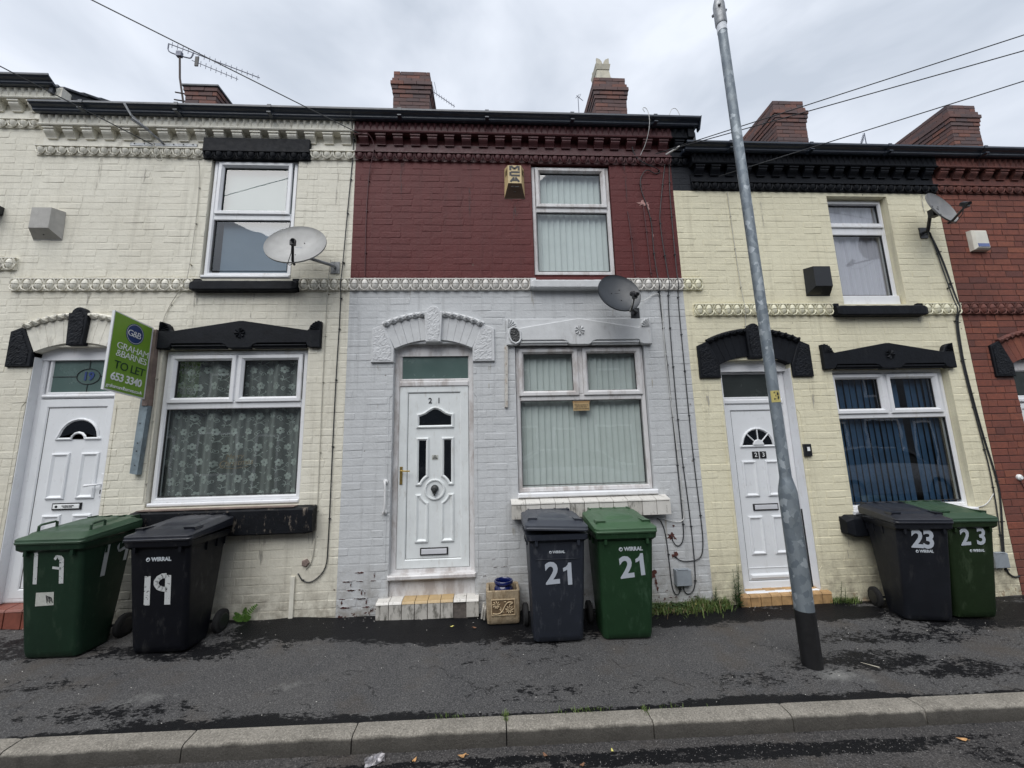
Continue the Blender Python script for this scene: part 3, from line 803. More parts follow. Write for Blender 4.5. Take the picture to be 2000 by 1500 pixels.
def pediment(house, x0, x1, z0, mat, plate=None):
    """carved stone head over a ground floor window: shallow gable, shell ears, round flower, ogee cut-outs below"""
    c = (x0 + x1) / 2; W = x1 - x0; h = .305
    a = .04 * W / 1.65
    L_, R_ = x0, x1
    pts = [(L_, z0), (L_ + .095, z0)] + [(L_ + .095 + .055 * sin(t), z0 + .052 * (1 - cos(t))) for t in (pi * .25, pi * .5)]
    e = .052
    pts += [(L_ + .19, z0 + e), (c - .19, z0 + e), (c - .15, z0 + e * .75), (c - .125, z0 + e * .2), (c - .10, z0), (c + .10, z0), (c + .125, z0 + e * .2), (c + .15, z0 + e * .75), (c + .19, z0 + e), (R_ - .19, z0 + e)]
    pts += [(R_ - .095 - .055 * sin(t), z0 + .052 * (1 - cos(t))) for t in (pi * .5, pi * .25)] + [(R_ - .095, z0), (R_, z0)]
    pts += [(R_, z0 + h - .012)] + [(R_ - .03 - .10 * sin(t), z0 + .195 + .10 * cos(t)) for t in (0.1, .55, 1.0, 1.45)] + [(R_ - .145, z0 + .195)]
    pts += [(c + .02, z0 + h), (c - .02, z0 + h), (L_ + .145, z0 + .195)]
    pts += [(L_ + .03 + .10 * sin(t), z0 + .195 + .10 * cos(t)) for t in (1.45, 1.0, .55, 0.1)] + [(L_, z0 + h - .012)]
    m = MB(); m.prism(pts, -.050, .02, 0, .007)
    # recessed roll below
    m.box(L_ + .15, c - .14, -.028, .02, z0 + .004, z0 + e); m.box(c + .14, R_ - .15, -.028, .02, z0 + .004, z0 + e)
    m.tube([(L_ + .15, -.034, z0 + .030), (c - .14, -.034, z0 + .030)], .012, 6); m.tube([(c + .14, -.034, z0 + .030), (R_ - .15, -.034, z0 + .030)], .012, 6)
    o = m.obj("carved_window_head", mat, house)
    # flower: eight wedge petals in relief
    fl = MB()
    cz = z0 + .165
    for k in range(8):
        t = k * pi / 4; t0, t1 = t - .30, t + .30
        r = .056
        fl.add([(c, -.058, cz), (c + r * sin(t0), -.052, cz + r * cos(t0)), (c + r * sin(t1), -.052, cz + r * cos(t1)), (c + r * .9 * sin(t), -.070, cz + r * .9 * cos(t))], [(0, 1, 3), (0, 3, 2), (1, 2, 3)])
    fl.obj("carved_flower", mat, o)
    for sg, ex in ((1, R_), (-1, L_)):
        sh = MB()
        for k in range(5):
            t0, t1 = k * pi / 10 + .02, (k + 1) * pi / 10 - .02; tm = (t0 + t1) / 2; r = .098
            ox, oz = ex - sg * .012, z0 + .198
            sh.add([(ox, -.052, oz), (ox - sg * r * sin(t0), -.052, oz + r * cos(t0)), (ox - sg * r * sin(t1), -.052, oz + r * cos(t1)), (ox - sg * r * sin(tm), -.068, oz + r * cos(tm))], [(0, 1, 3), (0, 3, 2), (1, 2, 3)])
        sh.obj("carved_shell", mat, o)
    if plate:
        p = MB(); p.prism([(x0, z0 + .19), (x1, z0 + .19), (x1, z0 + h + .004), (x0, z0 + h + .004)], -.024, .01, 0, .004); p.obj("plaster_plate", plate, house)
    return o

EGG = {}
def egg_unit(mat, double):
    k = (mat, double)
    if k in EGG: return EGG[k]
    m = MB()
    def half(zc, sgn, rz, rx=.038, ry=.036, z_cut=0):
        n, q = 8, 4; vs = []; fs = []
        for i in range(q + 1):
            t = pi / 2 * i / q
            for j in range(n + 1):
                a = pi * j / n
                vs.append((rx * cos(t) * cos(a), -.018 - ry * cos(t) * sin(a), zc + sgn * rz * sin(t)))
        for i in range(q):
            for j in range(n):
                a = i * (n + 1) + j; fs.append((a, a + 1, a + n + 2, a + n + 1))
        m.add(vs, fs)
    if double:
        half(.003, 1, .062); half(-.003, -1, .062)
        for sg in (1, -1):
            m.tube([(-.052, -.026, sg * .006), (-.050, -.034, sg * .03), (-.036, -.034, sg * .058), (0, -.028, sg * .070), (.036, -.034, sg * .058), (.050, -.034, sg * .03), (.052, -.026, sg * .006)], .0075, 5)
    else:
        half(.018, -1, .062); half(.018, 1, .018)
        m.tube([(-.050, -.030, .04), (-.049, -.034, .0), (-.036, -.034, -.032), (0, -.028, -.046), (.036, -.034, -.032), (.049, -.034, .0), (.050, -.030, .04)], .0075, 5)
    EGG[k] = m.mesh("egg_moulding", mat, smooth=True)
    return EGG[k]
def string_course(house, x0, x1, zc, mat, double=True, pitch=.1155, hh=.068, skip=()):
    first = None
    for a, c in spans(x0, x1, skip):
        b = MB()
        b.box(a, c, -.012, .01, zc - hh, zc + hh)
        if double:
            b.box(a, c, -.040, -.017, zc + hh - .010, zc + hh); b.box(a, c, -.028, -.017, zc - .0035, zc + .0035)
        else: b.box(a, c, -.048, -.017, zc + .04, zc + .052)
        o = b.obj("string_course", mat, house)
        me = egg_unit(mat, double)
        n = max(1, round((c - a) / pitch)); p = (c - a) / n
        for i in range(n): inst("egg_moulding", me, o, (a + p * (i + .5), 0, zc), (0, 0, 0), (p / pitch, 1, 1))
    return o
def spans(x0, x1, skip):
    segs = [(x0, x1)]
    for s0, s1 in skip:
        ns = []
        for a, b in segs:
            if s1 <= a or s0 >= b: ns.append((a, b))
            else:
                if s0 - a > .02: ns.append((a, s0))
                if b - s1 > .02: ns.append((s1, b))
        segs = ns
    return segs
MODS = {}
def cornice(house, x0, x1, dz, mat, modmat=None, gut=True, gx0=None, gx1=None, xoff=0.):
    """moulded eaves: plain frieze, modillions, tooth band, gutter"""
    b = MB()
    b.box(x0, x1, -.012, .01, 5.185 + dz, 5.30 + dz)
    b.box(x0, x1, -.085, .01, 5.385 + dz, 5.40 + dz); b.box(x0, x1, -.088, .01, 5.400 + dz, 5.545 + dz)
    b.tube([(x0, -.095, 5.400 + dz), (x1, -.095, 5.400 + dz)], .012, 6)
    co = b.obj("cornice", mat, house)
    t = MB(); n = int((x1 - x0) / .0745); p = (x1 - x0) / n
    for i in range(n):
        cx = x0 + p * (i + .5); w = p * .46; z1, z0 = 5.538 + dz, 5.420 + dz
        t.add([(cx - w, -.088, z1), (cx + w, -.088, z1), (cx, -.088, z0), (cx, -.116, z1 - .036)], [(0, 3, 1), (0, 2, 3), (1, 3, 2)])
    s = t.obj("tooth_band", mat, co); stuff(s)
    mm = modmat or mat
    if mm not in MODS:
        m = MB(); w = .054
        prof = [(0, 0), (-.078, 0), (-.078, -.018), (-.072, -.024), (-.072, -.045), (-.060, -.062), (-.040, -.082), (-.028, -.098), (-.026, -.108), (0, -.108)]
        m.loft([[(x, y, z) for y, z in prof] for x in (-w, w)])
        m.box(-w - .006, w + .006, -.085, 0, -.020, 0)
        MODS[mm] = m.mesh("modillion", mm)
    n = int(round((x1 - x0) / .205)); p = (x1 - x0) / n
    for i in range(n): inst("modillion", MODS[mm], co, (x0 + p * (i + .5), -.004, 5.384 + dz))
    if gut:
        a, c = gx0 if gx0 is not None else x0, gx1 if gx1 is not None else x1
        g = MB()
        prof = [(-.10, 5.525), (-.118, 5.518), (-.145, 5.520), (-.158, 5.532), (-.160, 5.545), (-.172, 5.558), (-.196, 5.568), (-.208, 5.580), (-.214, 5.582), (-.214, 5.604), (-.206, 5.604), (-.20, 5.590), (-.12, 5.54), (-.10, 5.54)]
        g.loft([[(x, y, z + dz) for y, z in prof] for x in (a, c)])
        g.box(a, c, -.105, .02, 5.535 + dz, 5.57 + dz)
        go = g.obj("gutter", "gutter_plastic", house)
        k = a + .55
        while k < c - .1:
            br = MB(); br.box(k - .022, k + .022, -.219, -.11, 5.510 + dz, 5.522 + dz); br.box(k - .022, k + .022, -.219, -.212, 5.576 + dz, 5.612 + dz)
            br.loft([[(x, y - .004, z + dz - .002) for y, z in prof[1:9]] + [(x, -.19, 5.60 + dz), (x, -.12, 5.52 + dz)] for x in (k - .022, k + .022)])
            br.obj("gutter_bracket", "gutter_plastic", go); k += 1.02
    return co

def roof(house, x0, x1, dz, left=0., right=0., detail=False):
    m = MB(); pitch = radians(33); n = 18 if detail else 6; L_ = 4.3
    step = L_ / n
    for i in range(n):
        s = i * step; y0 = -.06 + s * cos(pitch); z0 = 5.565 + dz + s * sin(pitch); y1 = y0 + (step + .06) * cos(pitch); z1 = z0 + (step + .06) * sin(pitch)
        t = .022
        a = x0 - left + random.uniform(-.008, .008); b = x1 + right + random.uniform(-.008, .008)
        m.loft([[(x, y0, z0), (x, y0, z0 + t), (x, y1, z1 + t * .2), (x, y1, z1 - t)] for x in (a, b)])
    r = m.obj("roof", "roof_slate", house)
    yr, zr = -.06 + L_ * cos(pitch), 5.565 + dz + L_ * sin(pitch)
    rb = MB(); rb.tube([(x0, yr, zr + .02), (x1, yr, zr + .02)], .09, 8); rb.obj("ridge_tile", "roof_slate", r, smooth=True)
    bk = MB(); bk.poly([(x0, 7.0, -.6), (x1, 7.0, -.6), (x1, 7.0, zr - 1), (x0, 7.0, zr - 1)]); bk.poly([(x0, yr, zr), (x1, yr, zr), (x1, 7.1, zr - 2.2), (x0, 7.1, zr - 2.2)])
    bk.obj("rear_wall", "red_masonry", house)
    return r
def end_wall(house, x, dz, mat):
    m = MB(); m.poly([(x, 0.02, -.6), (x, 7, -.6), (x, 7, 5.6 + dz), (x, 3.55, 7.86 + dz), (x, .02, 5.57 + dz)])
    m.obj("end_wall", mat, house)

CHB = {}
def chimney(house, x0, x1, z1, y0=2.0, y1=3.35, z0=6.2, pot=None, cap=False):
    course = .079
    core = MB(); core.box(x0 + .012, x1 - .012, y0 + .012, y1 - .012, z0, z1 - .02)
    ch = core.obj("chimney", "grey_mortar", house)
    n = int((z1 - z0) / course)
    offs = [.0, .0, .022, .045, .028, .014] if not cap else [.03, .012, .0]
    rd = random.Random(int(x0 * 100))
    def bm_(w):
        w = round(w, 2)
        key = (w, rd.randint(0, 3))
        if key not in CHB:
            m = MB(); j = lambda: rd.uniform(-.0025, .0025); b = .003
            v = [(0, .10, 0), (w, .10, 0), (w, .10, .07), (0, .10, .07), (j(), b + j(), j()), (w + j(), b + j(), j()), (w + j(), b + j(), .07 + j()), (j(), b + j(), .07 + j()),
                 (b + j(), j(), b + j()), (w - b + j(), j(), b + j()), (w - b + j(), j(), .07 - b + j()), (b + j(), j(), .07 - b + j())]
            m.add(v, [(0, 3, 2, 1), (0, 1, 5, 4), (1, 2, 6, 5), (2, 3, 7, 6), (3, 0, 4, 7), (4, 5, 9, 8), (5, 6, 10, 9), (6, 7, 11, 10), (7, 4, 8, 11), (8, 9, 10, 11)], rd.random())
            CHB[key] = m.mesh("brick", "sooty_chimney_brick")
        return CHB[key]
    cnt = 0
    for k in range(n):
        zb = z1 - (k + 1) * course; o = offs[k] if k < len(offs) else (0. if k < 14 else .012 * (k - 13))
        if zb < z0 + .2 * 0: break
        # only the courses the street can see are laid brick by brick
        if zb < z1 - 1.55: break
        a, b = x0 - o, x1 + o
        def run(L0, L1):
            out = []; x = L0; alt = k % 2
            while x < L1 - .02:
                w = (.226 if alt else .110) if x == L0 else .226
                w = min(w, L1 - x)
                if L1 - (x + w + .009) < .05: w = L1 - x
                out.append((x, w)); x += w + .009
            return out
        for x, w in run(a, b): inst("brick", bm_(w), ch, (x, y0 - o, zb), (0, 0, rd.uniform(-.01, .01))); cnt += 1
        for y, w in run(y0 - o + .104, y1 + o):
            if cam_left(x0): inst("brick", bm_(w), ch, (a, y + w, zb), (0, 0, -pi / 2)); cnt += 1
            else: inst("brick", bm_(w), ch, (b, y, zb), (0, 0, pi / 2)); cnt += 1
    if cap:
        c = MB(); c.box(x0 - .05, x1 + .05, y0 - .05, y1 + .05, z1, z1 + .03); c.obj("capping_slab", "roof_slate", ch)
    else:
        f = MB(); f.loft([[(x0 - .0, y0 - .0, z1 - .03), (x1, y0, z1 - .03), (x1, y1, z1 - .03), (x0, y1, z1 - .03)], [(x0 + .08, y0 + .08, z1 + .012), (x1 - .08, y0 + .08, z1 + .012), (x1 - .08, y1 - .08, z1 + .012), (x0 + .08, y1 - .08, z1 + .012)]])
        f.obj("mortar_flaunching", "grey_mortar", ch)
    return ch
def cam_left(x0): return x0 > 0

# ---------------------------------------------------------------- doors
def panel(parent, pts, y, mat, glass=None, w=.038, name="door_panel"):
    m = MB(); m.sweep(pts, [(0, y), (.004, y - .012), (w * .45, y - .016), (w * .8, y - .006), (w, y - .001)])
    if not glass:
        inner = inset(pts, w + .006); m.poly([(a, y - .0015, b) for a, b in inner]); m.sweep(pts, [(w, y - .001), (w + .006, y - .0015)])
    o = m.obj(name, mat, parent)
    if glass:
        g = MB(); g.poly([(a, y - .004, b) for a, b in inset(pts, w - .004)]); g.obj("door_pane", glass, o)
    return o
def letterbox(parent, x0, x1, z0, z1, y, front="chrome_strip"):
    m = MB(); m.bbox(x0, x1, y - .012, y, z0, z1, .004); o = m.obj("letterbox", "print_black", parent)
    f = MB(); f.bbox(x0 + .014, x1 - .014, y - .018, y - .011, z0 + .012, z1 - .012, .003); f.obj("letter_flap", front, o)
    return o
def door_frame(house, x0, x1, z0, z1, fz0, fz1, fx0, fx1, lz0, lz1, y, mat, fanmat):
    """outer frame with a fanlight; glass fx0..fx1 x fz0..fz1, leaf lz0..lz1"""
    m = MB()
    m.sweep(rect(x0, x1, z0, z1), [(0, y + .06), (0, y - .004), (.012, y - .008), (.050, y - .008), (.058, y + .004), (.058, y + .06)])
    m.sweep(rect(fx0 - .03, fx1 + .03, fz0 - .02, fz1 + .028), [(0, y + .03), (0, y + .0), (.012, y - .004), (.022, y - .002), (.030, y + .012), (.030, y + .03)])
    m.bbox(x0 + .05, x1 - .05, y - .022, y + .05, lz1 + .004, fz0 - .018, .016)
    o = m.obj("door_frame", mat, house)
    g = MB(); g.box(fx0 - .004, fx1 + .004, y + .014, y + .02, fz0 - .004, fz1 + .004); g.obj("fanlight_pane", fanmat, o)
    return o
def leaf(house, x0, x1, z0, z1, px0, px1, pz0, pz1, y, mat):
    m = MB(); w = .03
    m.sweep(rect(x0, x1, z0, z1), [(0, y + .04), (0, y - .006), (.006, y - .010), (px0 - x0 - .012, y - .010), (px0 - x0, y + .0)])
    b = MB()
    o = m.obj("door", mat, house)
    w_ = px0 - x0; b.box(px0 - .002, px1 + .002, y + .001, y + .03, z0 + w_ - .002, z1 - w_ + .002); b.obj("door_slab", mat, o)
    s = MB(); s.sweep(rect(px0, px1, z0 + w_, z1 - w_), [(-.004, y - .001), (-.001, y - .0015), (.003, y + .0)]); s.obj("seal", "rubber_seal", o)
    return o
def cutpanel(x0, x1, z0, z1, cx, cz, R, corner):
    """rectangle with one corner bitten by a circle; corner 'br','bl','tr','tl'"""
    out = []
    sx = x1 if corner[1] == 'r' else x0; sz = z0 if corner[0] == 'b' else z1
    dx = sx - cx; dz_ = sz - cz
    za = cz + (1 if corner[0] == 'b' else -1) * sqrt(max(0, R * R - dx * dx))
    xa = cx + (-1 if corner[1] == 'r' else 1) * sqrt(max(0, R * R - dz_ * dz_))
    a0 = atan2(sz - cz, xa - cx); a1 = atan2(za - cz, sx - cx)
    while a1 - a0 > pi: a1 -= 2 * pi
    while a1 - a0 < -pi: a1 += 2 * pi
    A = [(cx + R * cos(a0 + (a1 - a0) * i / 5), cz + R * sin(a0 + (a1 - a0) * i / 5)) for i in range(6)]
    if corner == 'br': return [(x0, z0)] + A + [(x1, z1), (x0, z1)]
    if corner == 'bl': return A[::-1] + [(x1, z0), (x1, z1), (x0, z1)] if False else [*A[::-1], (x1, z0), (x1, z1), (x0, z1)]
    if corner == 'tr': return [(x0, z0), (x1, z0)] + A[::-1] + [(x0, z1)]
    return [(x0, z0), (x1, z0), (x1, z1)] + A

def step_tiles(house, x0, x1, zt, zb, yf, n, topm, frontm, missing=(), zdrop=None, slope=.02, topfn=None):
    b = MB(); b.box(x0 + .01, x1 - .01, yf + .012, .10, zb - .2, zt - .012)
    o = b.obj("doorstep", "concrete_dark", house); w = (x1 - x0) / n
    for i in range(n):
        a, c = x0 + w * i + .003, x0 + w * (i + 1) - .003
        d = MB(); z = zt + random.uniform(-.002, .002)
        d.loft([[(x, yf - .004, z - .020), (x, yf + .004, z - .006), (x, yf + .010, z), (x, .09, z + slope), (x, .09, z - .012)] for x in (a, c)])
        d.obj("tile", topfn(i) if topfn else topm, o)
        if i in missing: continue
        d = MB(); zbb = zb if zdrop is None else zb + zdrop * i
        d.bbox(a, c, yf + random.uniform(-.002, .001), yf + .014, zbb, z - .024, .003); d.obj("tile", frontm, o)
    return o

# ---------------------------------------------------------------- the houses
def new_house(label): return tag(empty("terraced_house", HPOS), label, "house", "terraced houses in the row")
HPOS = (0, 0, 0)

# --- house at the far left (only its right end is in view)
h17 = new_house("off-white painted terraced house at the left edge, with a higher roof line than the rest")
MATZ = []
cream = lambda x, z: "cream_wall_paint"
inst("wall", wall_mesh(-9.4, -5.10, -.5, 5.90, [], cream), h17)
wall17 = [o for o in h17.children][0]
lay_bricks(None, wall17, -6.6, -5.10, .05, 5.41, [(-7.0, -5.08, 3.68, 3.83)], cream, PAINTED, zref=3.68, seed=17, maxn=200)
string_course(h17, -9.4, -5.085, 3.752, "cream_masonry_paint")
string_course(h17, -9.4, -5.10, 5.465, "cream_masonry_paint", double=False, hh=.05)
cornice(h17, -9.4, -4.86, .34, "cream_masonry_paint", gx1=-4.90)
roof(h17, -9.4, -4.93, .34, right=.05, detail=True)
g = MB(); g.poly([(-4.95, -.08, 5.5), (-4.95, 3.6, 7.9), (-4.95, 3.6, 8.24), (-4.95, -.08, 5.84)]); g.obj("gable_upstand", "lead_flashing", h17)
g = MB(); g.loft([[(-4.97, -.12, 5.78), (-4.93, -.12, 5.78), (-4.93, -.12, 5.86), (-4.97, -.12, 5.88)], [(-4.97, .5, 6.16), (-4.90, .5, 6.16), (-4.90, .5, 6.22), (-4.97, .5, 6.26)]]); g.obj("verge_mortar", "roof_slate", h17)
end_wall(h17, -9.4, .34, "red_masonry")

# --- number 19
h19 = new_house("cream painted terraced house with black stone trim and a door with 19 in its fanlight")
W19u = (-3.185, -2.205, 3.60, 5.10); W19l = (-3.475, -1.965, 1.15, 2.79); D19 = (-4.76, -3.90, .20, 2.83)
holes19 = [W19u, W19l, D19]
inst("wall", wall_mesh(-5.10, -1.55, -.5, 5.58, holes19, cream), h19); wall19 = h19.children[0]
CH = .035
def chamfers(house, x0, x1, zb, zt, mat):
    for sg, x in ((-1, x0), (1, x1)):
        m = MB(); xo = x + sg * CH
        m.poly([(xo, -.0055, zb + .05), (x, -.0055 + .0, zb), (x, .05, zb + .05)]); m.poly([(xo, -.0055, zb + .05), (x, .05, zb + .05), (x, .05, zt - .05), (xo, -.0055, zt - .05)])
        m.poly([(xo, -.0055, zt - .05), (x, .05, zt - .05), (x, -.0055, zt)])
        m.obj("chamfered_jamb", mat, house, fix=False)
def with_chamfer(D, zb, zt): return (D[0] - CH, D[1] + CH, zb + .03, zt - .03)
bh19 = [W19u, W19l, (-4.76 + .0, -3.90, .20, 2.7), (-3.24, -2.08, 3.42, 3.57), (-3.30, -2.05, 5.05, 5.33), (-5.2, -1.5, 3.445, 3.59), (-3.56, -1.80, 2.79, 3.0), (-5.0, -3.66, 2.64, 3.02), (-4.88, -3.78, 2.95, 3.17)]
lay_bricks(None, wall19, -5.10, -1.55, .0, 5.085, bh19, cream, PAINTED, zref=3.445, seed=19)
cornice(h19, -5.05, -1.55, 0., "cream_masonry_paint", gx0=-5.06)
string_course(h19, -5.10, -1.55, 5.130, "cream_masonry_paint", double=False, hh=.052, skip=[(-3.275, -2.065)])
string_course(h19, -5.105, -1.55, 3.515, "cream_masonry_paint", skip=[(-3.225, -2.10)])
m = MB(); m.bbox(-3.275, -2.065, -.052, .02, 5.135, 5.318, .008); m.bbox(-3.275, -2.065, -.020, .02, 5.06, 5.136, .004); lin = m.obj("window_lintel", "black_masonry_paint", h19)
for i in range(10): inst("egg_moulding", egg_unit("black_masonry_paint", False), lin, (-3.275 + .121 * (i + .5), -.004, 5.105), (0, 0, 0), (1.04, 1, 1))
def stone_sill(house, x0, x1, z0, z1, yo, mat, lugs=True, rnd=.012):
    m = MB()
    n = 26; rings = []
    for i in range(n + 1):
        x = x0 + (x1 - x0) * i / n; e = rnd * (1 if i in (0, n) else 0); j = random.uniform(-.002, .002)
        rings.append([(x, .06, z0 + e), (x, -yo + .01 + e, z0 + e + j), (x, -yo + e + j, z0 + .012 + e), (x, -yo + e + j, z1 - .045 - e), (x, -yo + .012 + e, z1 - .032 - e + j), (x, .06, z1 - .004)])
    m.loft(rings)
    o = m.obj("window_sill", mat, house)
    if lugs:
        for a, b in ((x0, x0 + .07), (x1 - .07, x1)):
            l = MB(); l.box(a + .003, b, -.035, .02, z1 - .02, z1 + .012); l.obj("sill_lug", mat, o)
    return o
stone_sill(h19, -3.225, -2.10, 3.425, 3.565, .095, "black_masonry_paint")
stone_sill(h19, -3.535, -1.775, .875, 1.150, .125, "black_masonry_paint_peeling", lugs=False)
m = MB(); m.box(-3.47, -1.97, -.10, .05, 1.130, 1.138); m.obj("sill_capping", "brown_timber", h19)
window(h19, *(-3.165, -2.225, 3.635, 5.09), .028, [(-3.055, -2.335, 4.44, 4.985, 'sash'), (-3.105, -2.275, 3.70, 4.315, 'fixed')])
window(h19, -3.455, -1.985, 1.195, 2.775, .045, [(-3.35, -2.79, 2.27, 2.67, 'sash'), (-2.65, -2.09, 2.27, 2.67, 'sash'), (-3.405, -2.035, 1.255, 2.145, 'fixed')])
pediment(h19, -3.515, -1.825, 2.785, "black_masonry_paint")
arch(h19, -4.33, 0., "cream_masonry_paint", "rough_stone_black", "cream_masonry_paint", "rough_stone_black", "upvc_white")
chamfers(h19, -4.76, -3.90, .4, 2.25, "cream_wall_paint")
m = MB(); m.box(-4.757, -4.750, .002, .09, .29, 2.72); m.obj("jamb_lining", "upvc_white", h19)
m = MB(); m.box(-3.910, -3.903, .002, .09, .29, 2.72); m.obj("jamb_lining", "upvc_white", h19)
fr = door_frame(h19, -4.76, -3.90, .29, 2.775, 2.35, 2.70, -4.65, -3.99, .32, 2.285, .09, "upvc_white", "frosted_green_glass")
m = MB(); c0, c1 = -4.29, 2.525
m.tube([(c0 + .118 * cos(a), .100, c1 + .084 * sin(a)) for a in [2 * pi * i / 28 for i in range(29)]], .0035, 5, cap=False)
m.tube([(-4.65, .100, c1), (c0 - .118, .100, c1)], .003, 5); m.tube([(c0 + .118, .100, c1), (-3.99, .100, c1)], .003, 5)
m.tube([(c0, .100, c1 + .084), (c0, .100, 2.70)], .003, 5); m.tube([(c0, .100, c1 - .084), (c0, .100, 2.35)], .003, 5)
m.obj("leading", "print_black", fr)
lettering("door_number", "19", .125, "sign_navy", fr, (c0, .099, c1), bold=.03, space=.95)
d19 = leaf(h19, -4.71, -3.955, .325, 2.28, -4.62, -4.0, .42, 2.19, .09, "door_white")
yd = .09
C = -4.285
fan = [(C - .225, 1.85)] + [(C - .06 * cos(t), 1.85 + .062 * sin(t)) for t in [pi * i / 6 for i in range(7)]][0:] + [(C + .225, 1.85), (C + .225, 1.868)] + [(C + .205 * cos(t), 1.875 + .205 * sin(t)) for t in [pi * (i + .3) / 12 for i in range(12)]] + [(C - .225, 1.868)]
panel(d19, fan, yd, "door_white", "door_glass_black", w=.030, name="sunburst_light")
for x0, x1, z0, z1 in ((C - .235, C - .055, 1.255, 1.72), (C + .055, C + .235, 1.255, 1.72), (C - .235, C - .055, .52, 1.105), (C + .055, C + .235, .52, 1.105)): panel(d19, rect(x0, x1, z0, z1), yd, "door_white")
lb = letterbox(d19, -4.435, -4.155, 1.150, 1.218, yd, "print_white")
lettering("notice", "NO COLD CALLERS\nNO JUNK MAIL", .013, "print_black", lb, (-4.275, yd - .0195, 1.184), bold=.02)
m = MB(); m.lathe([(.013, 0), (.013, .001)], (-4.385, yd - .0195, 1.184), 'Y', 14); m.obj("notice_symbol", "print_black", lb)
m = MB(); m.bbox(-3.992, -3.966, yd - .022, yd - .01, 1.27, 1.50, .003); m.tube([(-3.979, yd - .02, 1.395), (-3.979, yd - .065, 1.395), (-4.05, yd - .07, 1.39), (-4.10, yd - .065, 1.385)], [.009, .009, .010, .014], 8); m.obj("door_handle", "upvc_white", d19, smooth=True)
m = MB(); m.box(-3.984, -3.974, yd - .0235, yd - .021, 1.30, 1.34); m.obj("keyhole", "print_black", d19)
step_tiles(h19, -4.90, -3.80, .268, .075, -.04, 7, "tile_red", "tile_red")
chimney(h19, -5.235, -4.72, 8.05, cap=True)
roof(h19, -5.0, -1.55, 0.)

# --- number 21
h21 = new_house("terraced house painted maroon above and pale grey below, with a white door numbered 21")
def paint21(x, z): return "maroon_wall_paint" if z > 3.53 else "grey_wall_paint"
MATZ = [3.53]
W21u = (.545, 1.515, 3.62, 5.085); W21l = (.293, 1.772, 1.10, 2.80); D21 = (-1.045, -.175, .14, 2.83)
inst("wall", wall_mesh(-1.55, 2.30, -.5, 5.58, [W21u, W21l, D21], paint21), h21); wall21 = h21.children[0]
bh21 = [W21u, W21l, (-1.045, -.175, 0, 2.7), (.485, 1.46, 3.42, 3.57), (-1.6, 2.35, 3.445, 3.59), (.2, 1.86, 2.80, 3.1), (-1.27, .05, 2.64, 3.0), (-1.14, -.08, 2.95, 3.17), (.2, 1.88, .94, 1.14)]
lay_bricks(None, wall21, -1.55, 2.30, -.05, 5.085, bh21, paint21, PAINTED, zref=3.445, seed=21)
cornice(h21, -1.55, 2.30, 0., "maroon_masonry_paint", gx1=2.62)
cornice(h21, 2.30, 2.50, 0., "black_masonry_paint", gut=False)
m = MB(); m.box(2.50, 2.58, -.12, .02, 5.40, 5.54); m.box(2.30, 2.56, -.01, .01, 5.08, 5.20); m.obj("cornice_end_block", "black_masonry_paint", h21)
m = MB(); m.loft([[(2.62, -.216, 5.60), (2.62, -.10, 5.60), (2.62, -.10, 5.48), (2.62, -.15, 5.48)], [(2.635, -.218, 5.61), (2.635, -.10, 5.61), (2.635, -.10, 5.47), (2.635, -.155, 5.47)]]); m.tube([(2.60, -.05, 5.50), (2.60, -.05, 5.26)], .028, 10); m.obj("gutter_outlet", "gutter_plastic", h21)
string_course(h21, -1.55, 2.30, 5.130, "maroon_masonry_paint", double=False, hh=.052)
string_course(h21, 2.30, 2.53, 5.130, "black_masonry_paint", double=False, hh=.052)
string_course(h21, -1.55, 2.30, 3.515, "white_string_paint", skip=[(.485, 1.46)])
string_course(h21, 2.30, 2.535, 3.515, "yellow_cream_masonry_paint")
stone_sill(h21, .485, 1.46, 3.445, 3.575, .095, "grey_masonry_paint")
window(h21, .553, 1.508, 3.655, 5.062, .035, [(.655, 1.405, 4.575, 4.985, 'sash'), (.605, 1.455, 3.705, 4.455, 'fixed')], mat="upvc_grimy", cill=False)
window(h21, .300, 1.765, 1.190, 2.785, .045, [(.39, .948, 2.283, 2.706, 'sash'), (1.12, 1.677, 2.283, 2.706, 'sash'), (.346, 1.702, 1.255, 2.170, 'fixed')], mat="upvc_grimy", cill=False)
m = MB(); m.bbox(.285, 1.80, -.035, .09, 1.135, 1.186, .012); m.obj("window_cill", "upvc_white", h21)
# tiled sill: eleven tiles on top, eleven in front, on a concrete ledge
m = MB(); m.box(.215, 1.87, -.108, .05, .945, 1.09); sill = m.obj("tiled_sill", "concrete_dark", h21)
for i in range(11):
    w = 1.675 / 11; a, b = .205 + w * i + .0025, .205 + w * (i + 1) - .0025; dz_ = random.uniform(-.002, .002)
    d = MB(); d.loft([[(x, -.124, 1.082 + dz_), (x, -.122, 1.094 + dz_), (x, .04, 1.140 + dz_), (x, .04, 1.128 + dz_)] for x in (a, b)]); d.obj("tile", "tile_white", sill)
    d = MB(); d.bbox(a, b, -.120 + random.uniform(-.002, .002), -.107, .938, 1.074 + dz_, .002); d.obj("tile", "tile_front_dirty" if i in (0, 4, 8) else "tile_white", sill)
pediment(h21, .200, 1.855, 2.79, "grey_masonry_paint", plate="grey_masonry_paint")
